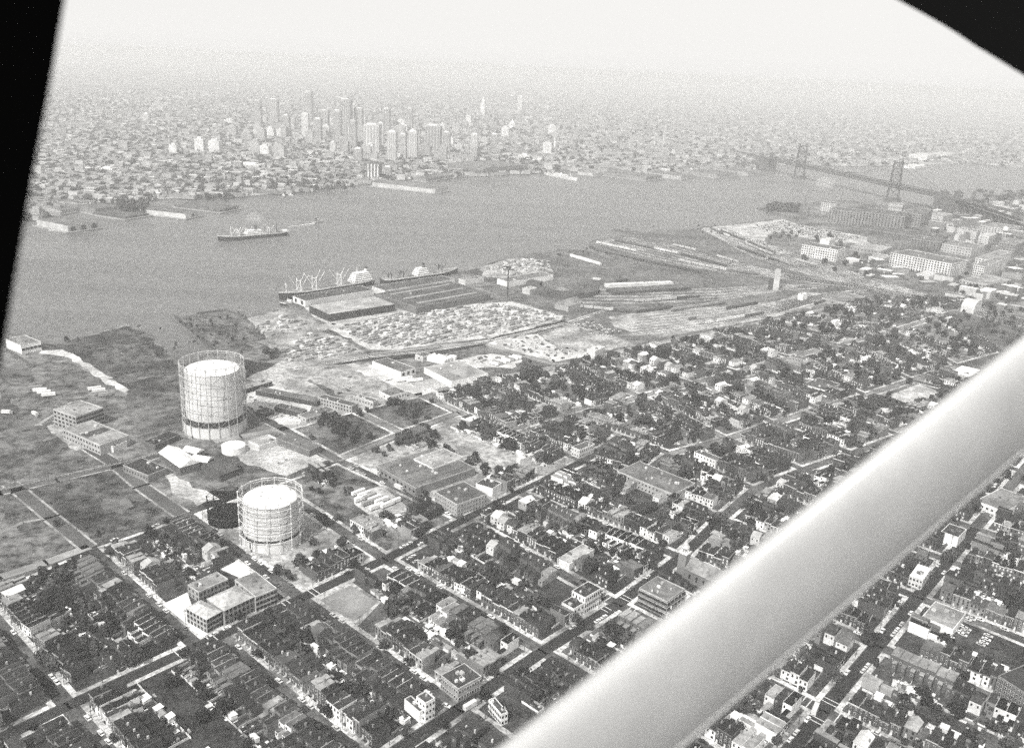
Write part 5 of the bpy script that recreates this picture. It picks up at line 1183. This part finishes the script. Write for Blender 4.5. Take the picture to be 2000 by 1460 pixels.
# ================================================================== ships
def ship(name, label, bow, stern, beam, dep, layout, hullv=.03, wl=-2.5, topband=True):
    a = g2(bow[0], bow[1], -2.5); b = g2(stern[0], stern[1], -2.5); L = (a - b).length; c = (a + b) / 2; rz = math.atan2((a - b).y, (a - b).x)
    t = thing(name, label, 'ship', (c.x, c.y, wl), rz); hm_ = mat('hull_%02d' % int(hullv * 100), hullv, .2, .3, .7)
    st = 24; secs = []
    for i in range(st + 1):
        f = i / st; x = -L / 2 + L * f
        w_ = beam / 2 * (1 - max(0, (f - .72) / .28) ** 2.2) * (1 - .35 * max(0, (.1 - f) / .1) ** 2); w_ = max(w_, .15)
        sh = dep + 2.6 * max(0, (f - .62) / .38) ** 2 + 1.1 * max(0, (.2 - f) / .2) ** 2; secs.append((x, w_, sh))
    m = MB(); vs = []
    for x, w_, sh in secs: vs += [(x - (0 if x > 0 else 0), -w_ * .82, -1), (x + max(0, (x / L - .4)) * 18, -w_, sh), (x + max(0, (x / L - .4)) * 18, w_, sh), (x, w_ * .82, -1)]
    fs = []
    for i in range(st): k = i * 4; fs += [(k, k + 4, k + 5, k + 1), (k + 2, k + 6, k + 7, k + 3)]
    fs += [(0, 1, 2, 3), (4 * st + 3, 4 * st + 2, 4 * st + 1, 4 * st)]; m.add(vs, fs, hm_)
    if topband:
        vs = []
        for x, w_, sh in secs:
            xx = x + max(0, (x / L - .4)) * 18; vs += [(xx, -w_ - .06, sh - .9), (xx, -w_ - .06, sh + .5), (xx, w_ + .06, sh + .5), (xx, w_ + .06, sh - .9)]
        fs = []
        for i in range(st): k = i * 4; fs += [(k, k + 4, k + 5, k + 1), (k + 2, k + 6, k + 7, k + 3)]
        m.add(vs, fs, gm(.7))
    m.build('hull', t)
    m = MB(); m.add([(x + max(0, (x / L - .4)) * 18, s_ * w_, sh - .3) for x, w_, sh in secs for s_ in (-1, 1)], [(2 * i, 2 * i + 2, 2 * i + 3, 2 * i + 1) for i in range(st)], gm(.33)); m.build('deck', t)
    for it in layout:
        if it[0] == 'house':
            x0, x1, lv = it[1:]; xa, xb = (x0 - .5) * L, (x1 - .5) * L; m = MB()
            for k in range(lv): q = k * 1.4; m.box(((xa + xb) / 2, 0, dep + 1.3 + k * 2.6), ((xb - xa) - q * 2, beam * (.86 - .07 * k), 2.6), WHITE)
            for k in range(lv): m.box(((xa + xb) / 2, 0, dep + 1.8 + k * 2.6), ((xb - xa) - k * 2.8 + .12, beam * (.86 - .07 * k) + .12, .7), mat('ship_glass', .1, 0))
            m.build('superstructure', t)
        if it[0] == 'funnel':
            m = MB(); m.cyl(((it[1] - .5) * L, 0), 2.6, 2.3, dep + 4, dep + it[2], gm(.72 if it[3] else .1), 16); m.cyl(((it[1] - .5) * L, 0), 2.4, 2.4, dep + it[2], dep + it[2] + 2, DARKM, 16); m.build('funnel', t)
        if it[0] == 'mast':
            x = (it[1] - .5) * L; H = it[2]; m = MB(); v = WHITE if it[3] else DARKM
            if it[4]:
                for s_ in (-1, 1): m.bar((x, s_ * beam * .24, dep), (x, s_ * beam * .24, dep + H * .72), .65, v, 6)
                m.bar((x, -beam * .24, dep + H * .6), (x, beam * .24, dep + H * .6), .4, v)
            else: m.bar((x, 0, dep), (x, 0, dep + H), .55, v, 6); m.bar((x, -3, dep + H * .75), (x, 3, dep + H * .75), .3, v)
            m.build('king_post', t)
            for dx, dy in ((9, 5), (-9, 5), (9, -5), (-9, -5))[:it[5]]:
                m = MB(); m.bar((x, dy * .7, dep + 3), (x + dx * H / 16, dy * 1.1, dep + H * .95), .34, v, 5); m.build('derrick', t)
        if it[0] == 'hatch': m = MB(); m.box(((it[1] - .5) * L, 0, dep + .5), (L * .07, beam * .45, 1.6), gm(.2)); m.build('hatch', t)
    return t
ship('cargo_ship', 'black hulled cargo ship under way in midstream with white house amidships', (427, 471), (561, 459), 19, 7.5, [('house', .38, .62, 3), ('funnel', .47, 14, 0), ('mast', .82, 17, 1, 0, 2), ('mast', .72, 15, 1, 1, 4), ('mast', .60, 16, 1, 1, 2), ('mast', .28, 16, 1, 1, 2), ('mast', .16, 18, 0, 0, 2), ('hatch', .78), ('hatch', .66), ('hatch', .25), ('hatch', .12), ('house', .0, .05, 1)])
ship('cargo_ship', 'white masted freighter moored at the quay shed, big white house aft', (546, 586), (726, 556), 21, 9, [('house', .02, .24, 5), ('funnel', .07, 18, 1), ('mast', .93, 14, 1, 0, 0), ('mast', .80, 24, 1, 1, 4), ('mast', .64, 25, 1, 1, 4), ('mast', .37, 24, 1, 1, 4), ('hatch', .87), ('hatch', .72), ('hatch', .55), ('hatch', .45), ('hatch', .3), ('mast', .17, 22, 1, 0, 0)], .05)
ship('cargo_ship', 'dark freighter moored behind the long dark quay shed', (893, 535), (746, 556), 19, 8, [('house', .42, .58, 4), ('funnel', .53, 15, 0), ('mast', .76, 16, 0, 1, 4), ('mast', .25, 14, 0, 1, 4), ('mast', .1, 12, 0, 1, 2), ('hatch', .68), ('hatch', .85), ('hatch', .2), ('hatch', .35)], .04)
ship('ferry', 'white ship moored by the far shore piers', (1126, 353), (1066, 341), 17, 6, [('house', .3, .7, 2), ('funnel', .5, 10, 1), ('mast', .8, 14, 1, 0, 2), ('mast', .2, 14, 1, 0, 2)], .7)
ship('tugboat', 'small white tugboat drawing a foaming wake past the moving ship', (630, 433), (612, 437), 6, 2.5, [('house', .35, .65, 2), ('funnel', .3, 6, 0)], .5)
ship('barge', 'dark barge lying at the quay below the white masted freighter', (548, 597), (570, 592), 10, 3, [('hatch', .5), ('house', .1, .25, 1)], .04)
ship('barge', 'low pale barge moored along the far left pier', (96, 452), (146, 447), 9, 2, [('hatch', .5), ('hatch', .3), ('hatch', .7)], .6)
ship('workboat', 'small dark boat off the park shore', (551, 379), (556, 386), 5, 2, [('house', .3, .6, 1)], .05)
ship('workboat', 'second small dark boat off the park shore, farther out', (562, 381), (574, 383), 4, 1.5, [('house', .3, .6, 1)], .05)
FOAM = mat('foam', .75, .3, .5)
m = MB(); a = g2(614, 436, -2.5); b = g2(562, 443, -2.5); d = (b - a).normalized(); nn = Vector((-d.y, d.x)); m.add([(a.x + nn.x * 3, a.y + nn.y * 3, -2.44), (a.x - nn.x * 3, a.y - nn.y * 3, -2.44), (b.x - nn.x * .8, b.y - nn.y * .8, -2.44), (b.x + nn.x * .8, b.y + nn.y * .8, -2.44)], [(0, 1, 2, 3)], FOAM); tag(m.build('wake'), 'white foam wake trailing behind the tugboat', 'wake', kind='stuff')

# ================================================================== the suspension bridge
T1 = g2(1742, 392, -2.5); q = V2(G(1510, 311, 42)); dirb = (q - T1).normalized(); nb = Vector((-dirb.y, dirb.x))
bs = mat('bridge_steel', .05, .1, .1); bst = mat('bridge_stone', .1, .2, .2)
t = thing('suspension_bridge', 'long steel suspension bridge crossing the river on latticed towers', 'bridge', (T1.x, T1.y, 0), math.atan2(dirb.y, dirb.x))
def btower(x):
    m = MB(); 
    for s_ in (-1, 1):
        for e in (-3.5, 3.5): m.bar((x + e, s_ * 19, 0), (x + e * .5, s_ * 13.5, 114), 1.7, bs)
    o = m.build('tower', t); m = MB(); m.box((x, 0, 1), (18, 46, 8), bst); m.build('pier', o)
    m = MB(); zs = (8, 36, 54, 72, 90, 108); yy = lambda z: 19 - 5.5 * z / 114
    for z0, z1 in zip(zs, zs[1:]):
        m.bar((x, -yy(z0), z0), (x, yy(z1), z1), .9, bs); m.bar((x, yy(z0), z0), (x, -yy(z1), z1), .9, bs); m.bar((x, -yy(z1), z1), (x, yy(z1), z1), 1.2, bs)
    m.build('lattice', o)
btower(0); btower(533)
m = MB(); m.box((266, 0, 42), (1560, 34, 1.6), mat('bridge_road', .07, .2, .1), bot=True); m.build('deck', t)
m = MB()
for s_ in (-13.5, 13.5):
    for z in (38, 47.5): m.bar((-230, s_, z), (760, s_, z), 1.2, bs)
    for k in range(124): x = -230 + k * 8; m.bar((x, s_, 39.5 if k % 2 else 47.5), (x + 8, s_, 47.5 if k % 2 else 39.5), .35, bs, 3)
m.build('truss', t)
for s_ in (-13.5, 13.5):
    m = MB(); P0 = None
    for k in range(61):
        f = k / 60; x = -220 + f * 973
        if x < 0: z = 114 - (114 - 44) * (-x / 220) ** .9
        elif x > 533: z = 114 - (114 - 44) * ((x - 533) / 220) ** .9
        else: u_ = (x - 266.5) / 266.5; z = 51 + 63 * u_ * u_
        if P0: m.bar(P0, (x, s_, z), .55, bs, 5)
        m.bar((x, s_, z), (x, s_, 46), .14, bs, 3); P0 = (x, s_, z)
    m.build('cable', t)
for x in (-232, 765):
    m = MB(); m.box((x - 18 if x < 0 else x + 18, 0, 20), (66, 58, 40), bst); 
    for s_ in (-1, 1): m.box((x - 14 if x < 0 else x + 14, s_ * 22, 28), (24, 10, 62), bst); m.cyl((x - 14 if x < 0 else x + 14, s_ * 22), 5, 3, 59, 64, bst, 12)
    m.build('anchorage', t)
for k in range(9):
    m = MB(); m.box((-290 - 26 * k, 0, 20 - k), (4, 26, 40 - 2 * k), bst); m.build('viaduct_pier', t)
m = MB(); m.add([(-255, -17, 42), (-255, 17, 42), (-620, 17, 14), (-620, -17, 14)], [(0, 1, 2, 3)], gm(.2)); m.add([(-255, -17, 38), (-620, -17, 10), (-620, -17, 15), (-255, -17, 43)], [(0, 1, 2, 3)], gm(.25)); m.build('approach', t)

# ================================================================== piers and buildings of the far shore
PI_ = [('wide dark roofed pier with three white arches at its end', [(110, 424), (132, 441), (193, 433)], 11, .44, .13, 3), ('low grey pier shed behind the arched pier', [(108, 402), (118, 410), (168, 402)], 8, .35, .14, 0), ('short dark pier shed right of the arched pier', [(180, 398), (186, 408), (229, 403)], 10, .2, .12, 0), ('broad dark pier deck overgrown with trees', [(230, 408), (244, 424), (290, 417)], 4, .08, .09, 0),
  ('long narrow pier shed with white gable end', [(338, 396), (362, 418), (391, 412)], 9, .5, .12, 1), ('dark pier with pale sheds at its end', [(400, 388), (430, 409), (466, 402)], 6, .12, .12, 0), ('long pier shed jutting into the river', [(789, 346), (850, 370), (876, 365)], 10, .45, .17, 0),
  ('low dark marginal shed along the quay', [(826, 344), (832, 349), (900, 339)], 8, .2, .14, 0), ('dark block warehouse behind the far quay', [(905, 316), (945, 328), (1030, 322)], 22, .16, .15, 0), ('pale pier shed past the white ferry', [(1150, 333), (1158, 339), (1196, 335)], 8, .45, .25, 0),
  ('twin roofed dark pier midway along the far shore', [(1200, 333), (1262, 346), (1293, 342)], 11, .2, .14, 0), ('pier with pale end near the bridge', [(1292, 332), (1330, 344), (1352, 340)], 11, .4, .15, 0), ('dark pier shed second from the bridge', [(1366, 330), (1400, 341), (1440, 337)], 11, .25, .15, 0), ('last dark pier shed before the bridge', [(1430, 326), (1462, 337), (1494, 333)], 11, .3, .15, 0),
  ('white cornered warehouse on the far shore', [(1035, 300), (1058, 306), (1072, 300)], 14, .6, .2, 0), ('white walled pier head at the far right bank', [(1780, 320), (1788, 326), (1810, 322)], 8, .7, .6, 0), ('pale mill on the far right bank', [(1780, 300), (1812, 304), (1830, 301)], 24, .6, .5, 0), ('second pale mill on the far right bank', [(1826, 298), (1850, 303), (1868, 299)], 16, .6, .5, 0)]
def pierb(la, px, h_, wv, rv, arches):
    t = BD_('pier' if 'pier' in la else 'warehouse', la, 'pier' if 'pier' in la else 'warehouse', px, h_, wv, rv, par=0, gable=0, roofbits=0)
    p1, rz, wx, wy, ok = rect(px, h_)
    m = MB(); m.box((wx / 2, wy / 2, -.9), (wx + 12, wy + 10, 2.2), gm(.3)); m.build('quay_apron', t)
    for k in range(arches):
        m = MB(); x = wx * (k + .5) / arches; n = 10; r = min(wx / arches * .32, h_ * .5)
        m.add([(x - r, -.15, .3), (x + r, -.15, .3)] + [(x + r * math.cos(PI * i / n), -.15, h_ * .4 + r * .9 * math.sin(PI * i / n)) for i in range(n + 1)], [(0, 1) + tuple(range(2, n + 3))], DARKM); m.build('arched_door', t)
for a in PI_: pierb(*a)
# ---- towers of the far city
TWR = [('dark crowned tower, tallest of the hazy skyline', 676, 262, 165, 22, .3, 1), ('slim pale tower left of the tallest one', 598, 276, 222, 13, .62, 0), ('broad flat tower behind the skyline at left', 536, 240, 176, 18, .38, 0), ('dark stepped tower left of the crowned one', 603, 238, 166, 16, .32, 1), ('wide office tower right of the crowned one', 701, 262, 196, 16, .4, 0),
  ('hazy block with white top near the crowned tower', 660, 270, 205, 14, .35, 0), ('tower at the left skyline edge', 505, 245, 195, 14, .3, 0), ('broad pale slab before the skyline', 635, 262, 215, 16, .35, 0), ('grey slab between the crowned tower and the triplets', 728, 300, 243, 30, .5, 0), ('first of three pale triplet towers', 766, 318, 257, 18, .5, 0), ('middle one of three pale triplet towers', 787, 312, 262, 13, .42, 0),
  ('right one of three pale triplet towers', 806, 314, 256, 18, .52, 0), ('dark building with white piers at the river edge', 731, 352, 318, 26, .12, 2), ('low dark block right of the river edge building', 757, 348, 326, 16, .16, 0), ('pale topped office block right of the triplets', 846, 292, 245, 30, .2, 0), ('short white tower on the plaza', 926, 304, 262, 14, .5, 0), ('grey tower left of the short white tower', 872, 300, 258, 14, .3, 0),
  ('white hall with pointed tower far right of the centre', 943, 225, 186, 9, .72, 3), ('white slab tower far right of the pointed one', 1015, 216, 187, 9, .7, 0), ('grey slab beside the white slab tower', 1000, 217, 187, 14, .35, 0), ('bright white cupola building', 1000, 252, 240, 12, .85, 1), ('white church steeple near the far quay', 1083, 288, 268, 3, .8, 3), ('thin white chimney stack in the city', 1294, 288, 258, 2.4, .6, 0),
  ('white silo by the far shore', 1314, 306, 294, 7, .7, 0), ('dark office block left skyline', 560, 270, 225, 14, .22, 0), ('hazy block behind the slim pale tower', 622, 280, 232, 14, .3, 0), ('white fronted museum like building', 490, 330, 320, 45, .6, 0), ('thin white steeple left of the centre', 540, 296, 278, 3, .75, 3), ('white apartment block at the left', 287, 238, 222, 10, .6, 0), ('pale block below the skyline', 700, 320, 290, 16, .35, 0),
  ('stepped grey office tower in the centre haze', 755, 262, 205, 14, .3, 0), ('grey tower on the skyline right part', 800, 258, 212, 12, .3, 0), ('dark slab in front of the crowned tower', 690, 285, 236, 14, .2, 0), ('pale block left of the triplets', 744, 285, 240, 12, .5, 0), ('grey block right of the white hall', 965, 290, 262, 14, .3, 0), ('low white terminal at left of the centre', 212, 338, 328, 26, .7, 0)]
for la, xc, yb, yt, wp, v, kind in TWR:
    b = g2(xc, yb); h_ = min((150 if kind == 1 else 112) if kind != 3 else 150, hsolve((b.x, b.y), yt)); d = PX((b.x, b.y, 0))[2]; w_ = wp * d / FPX
    nm = 'steeple' if kind == 3 else 'tower_block'
    t = thing(nm, la, 'building', (b.x, b.y, 0), -.12); v = max(v, .34) if kind != 2 else v; M_ = gm(v) if v > .3 else brick(v)  # dark towers raised to a paler grey, haze fade painted into the walls
    m = MB()
    if kind == 3:
        m.box((0, 0, h_ * .28), (w_, w_, h_ * .56), M_); m.build('wall', t); m = MB(); m.box((0, 0, h_ * .66), (w_ * .6, w_ * .6, h_ * .2), M_); m.cyl((0, 0), w_ * .3, .3, h_ * .76, h_, M_, 8); m.build('spire', t); continue
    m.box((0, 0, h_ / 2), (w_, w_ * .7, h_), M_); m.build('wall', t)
    m = MB(); m.box((0, 0, h_ + 1.5), (w_ * .6, w_ * .4, 5), gm(.7) if v > .3 else gm(.1))
    if kind == 1: m.box((0, 0, h_ + 6), (w_ * .35, w_ * .3, 8), M_); m.cyl((0, 0), w_ * .15, .5, h_ + 10, h_ + 22, M_, 8)
    m.build('roof', t)
    nz = max(2, int(h_ / 9)); 
    for k in range(5 if kind != 2 else 4):
        x = w_ * ((k + .5) / (5 if kind != 2 else 4) - .5); m = MB(); m.box((x, -w_ * .35 - .2, h_ * .5), (w_ * .09, .5, h_ * .9), gm(.7) if kind == 2 else mat('far_glass_%d' % int(v * 100), v * .62, 0)); m.build('window_strip', t)
# ---- the hazy city fabric
HAZED_GRAY = [gm(x) for x in (.16, .22, .28, .34, .44, .6, .78)]  # city greys paled and flattened, part of the distance haze is in the colour
m = MB(); mt = MB(); rr = random.Random(5); farpoly = [(p[0], p[1]) for p in far_w[2:-2]]
farpoly = farpoly + [(14000, 14000), (-14000, 14000)]
def fy(x, y): return PX((x, y, 0))
cnt = 0; ca, sa = math.cos(-.12), math.sin(-.12)
for k in range(120000):
    if cnt > 17000: break
    px_ = rr.uniform(20, 2050); py_ = 430 - 255 * rr.random() ** .8
    x, y, _ = G(px_, py_)
    if not inpoly((x, y), farpoly): continue
    d = math.hypot(x, y); 
    i, j = x * ca + y * sa, -x * sa + y * ca
    if (i % 130) < 14 or (j % 90) < 12: continue               # street lines
    if rr.random() < .3: m.box((x, y, 4), (rr.uniform(30, 80), rr.uniform(9, 12), rr.uniform(7, 9)), rr.choice(HAZED_GRAY[:4]), -.12 + (PI / 2 if rr.random() < .3 else 0), top=rr.choice(HAZED_GRAY[:3])); cnt += 1; continue
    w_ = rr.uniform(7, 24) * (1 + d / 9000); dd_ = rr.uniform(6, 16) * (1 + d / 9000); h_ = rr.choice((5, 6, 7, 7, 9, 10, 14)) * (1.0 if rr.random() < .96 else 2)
    m.box((x, y, h_ / 2), (w_, dd_, h_), rr.choice(HAZED_GRAY[1:5]), -.12, top=rr.choice(HAZED_GRAY if rr.random() < .5 else HAZED_GRAY[:3])); cnt += 1
    if rr.random() < .5:
        q = (x + rr.uniform(-30, 30), y + rr.uniform(-30, 30)); 
        if inpoly(q, farpoly): s = rr.uniform(5, 13); mt.merge(CRL[rr.randrange(6)] if d < 3600 and rr.random() < .5 else TREEB, (q[0], q[1], 0), rr.uniform(0, 6), s, s * .8)
for k in range(90):                                           # mid-rise blocks of the centre
    b = g2(rr.gauss(700, 190), rr.uniform(236, 315)); h_ = rr.uniform(16, 52); w_ = rr.uniform(18, 42); v_ = rr.choice(HAZED_GRAY[2:6])
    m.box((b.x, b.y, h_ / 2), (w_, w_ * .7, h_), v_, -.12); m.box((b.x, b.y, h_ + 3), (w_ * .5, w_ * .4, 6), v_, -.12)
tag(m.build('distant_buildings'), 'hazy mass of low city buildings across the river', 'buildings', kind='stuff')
# park strips along the far shore
for k in range(420):
    px_, py_ = rr.choice(((rr.uniform(395, 470), rr.uniform(325, 392)), (rr.uniform(470, 690), rr.uniform(345, 374)), (rr.uniform(232, 288), rr.uniform(396, 418)), (rr.uniform(930, 1040), rr.uniform(310, 330)), (rr.uniform(1900, 2040), rr.uniform(375, 400)), (rr.uniform(1500, 1560), rr.uniform(403, 415))))
    x, y, _ = G(px_, py_); s = rr.uniform(5, 10); mt.merge(CRL[rr.randrange(6)], (x, y, 0), rr.uniform(0, 6), s, s * .9)
tag(mt.build('distant_trees'), 'tree clumps scattered through the hazy city and shore parks', 'trees', kind='stuff')
for k in range(14):
    a_ = g2(120 + k * 118, 372 - min(50, k * 4)); e_ = Vector((-math.sin(-.12), math.cos(-.12))); b = MB(); b.ribbon([tuple(a_ + e_ * s_) for s_ in (30, 700, 1500)], 11, .35, M_LOT); struct(b.build('road'))
for pts, wd in ([((192, 393), (172, 360), (147, 325))], 14), ([((100, 385), (88, 350))], 12), ([((232, 385), (262, 350))], 10), ([((800, 345), (840, 320), (850, 300))], 30), ([((450, 379), (600, 371), (690, 358), (780, 347))], 16), ([((785, 345), (880, 335), (980, 332))], 40), ([((0, 412), (190, 392), (440, 382))], 22), ([((1640, 318), (1720, 322), (1800, 314))], 26):
    b = MB(); b.ribbon([G(*p) for p in pts[0]], wd, .3 + wd * .003, M_LOT); struct(b.build('road'))

# smoke
def smoke(px, z, r, dens, lab):
    c = G(px[0], px[1], z); m = MB(); n = 16; K = 8
    vs = [(r * 1.3 * math.cos(2 * PI * i / n) * math.sin(PI * k / K) + .2 * r * math.sin(i * 2.1 + k), r * math.sin(2 * PI * i / n) * math.sin(PI * k / K), r * .8 * math.cos(PI * k / K) + .12 * r * math.sin(i + k * 1.7)) for k in range(1, K) for i in range(n)]
    vs += [(0, 0, r * .8), (0, 0, -r * .8)]; fs = [(k * n + i, (k + 1) * n + i, (k + 1) * n + (i + 1) % n, k * n + (i + 1) % n) for k in range(K - 2) for i in range(n)]
    fs += [(len(vs) - 2, i, (i + 1) % n) for i in range(n)] + [(len(vs) - 1, (K - 2) * n + (i + 1) % n, (K - 2) * n + i) for i in range(n)]
    sm = bpy.data.materials.new('smoke'); sm.use_nodes = True; q = sm.node_tree; q.nodes.clear(); o_ = q.nodes.new('ShaderNodeOutputMaterial'); v_ = q.nodes.new('ShaderNodeVolumePrincipled')
    v_.inputs['Color'].default_value = (1, 1, 1, 1); v_.inputs['Density'].default_value = dens; q.links.new(v_.outputs[0], o_.inputs['Volume'])
    m.add(vs, fs, sm); tag(m.build('smoke', None, c), lab, 'smoke', kind='stuff')
smoke((1612, 357), 12, 26, .012, 'faint white puff of smoke hanging over the river before the bridge')
smoke((497, 425), 22, 13, .012, 'faint smoke above the funnel of the ship in midstream')
smoke((540, 895), 12, 15, .008, 'thin white steam drifting over the gas works yard')

for la, pts in (('long dark timber bulkhead along the river inlet', [(343, 617), (372, 642), (404, 668), (418, 682)]), ('dark timber bulkhead edging the inlet at the far left', [(14, 684), (40, 700), (66, 717)]), ('ragged pile wall along the river edge of the scrub', [(385, 612), (440, 606), (480, 619)])):
    w_ = [g2(*q) for q in pts]; m = MB()
    for a, b in zip(w_, w_[1:]): d = b - a; c = (a + b) / 2; m.box((c.x, c.y, -.6), (d.length + 1.5, 2.4, 4.2), mat('bulkhead', .09), math.atan2(d.y, d.x))
    tag(m.build('bulkhead'), la, 'bulkhead')
# ------------------------------------------------------------------ haze
m = MB(); m.box((0, 17500, 160), (70000, 45000, 334), mat('h', 1, 0), bot=True)
o = m.build('haze'); hm = bpy.data.materials.new('haze_air'); hm.use_nodes = True; n = hm.node_tree; n.nodes.clear()
ou = n.nodes.new('ShaderNodeOutputMaterial'); pv = n.nodes.new('ShaderNodeVolumePrincipled'); pv.inputs['Color'].default_value = (.86, .86, .86, 1)
pv.inputs['Density'].default_value = HAZE; pv.inputs['Anisotropy'].default_value = 0.0
n.links.new(pv.outputs[0], ou.inputs['Volume']); o.data.materials.clear(); o.data.materials.append(hm); o['kind'] = 'stuff'
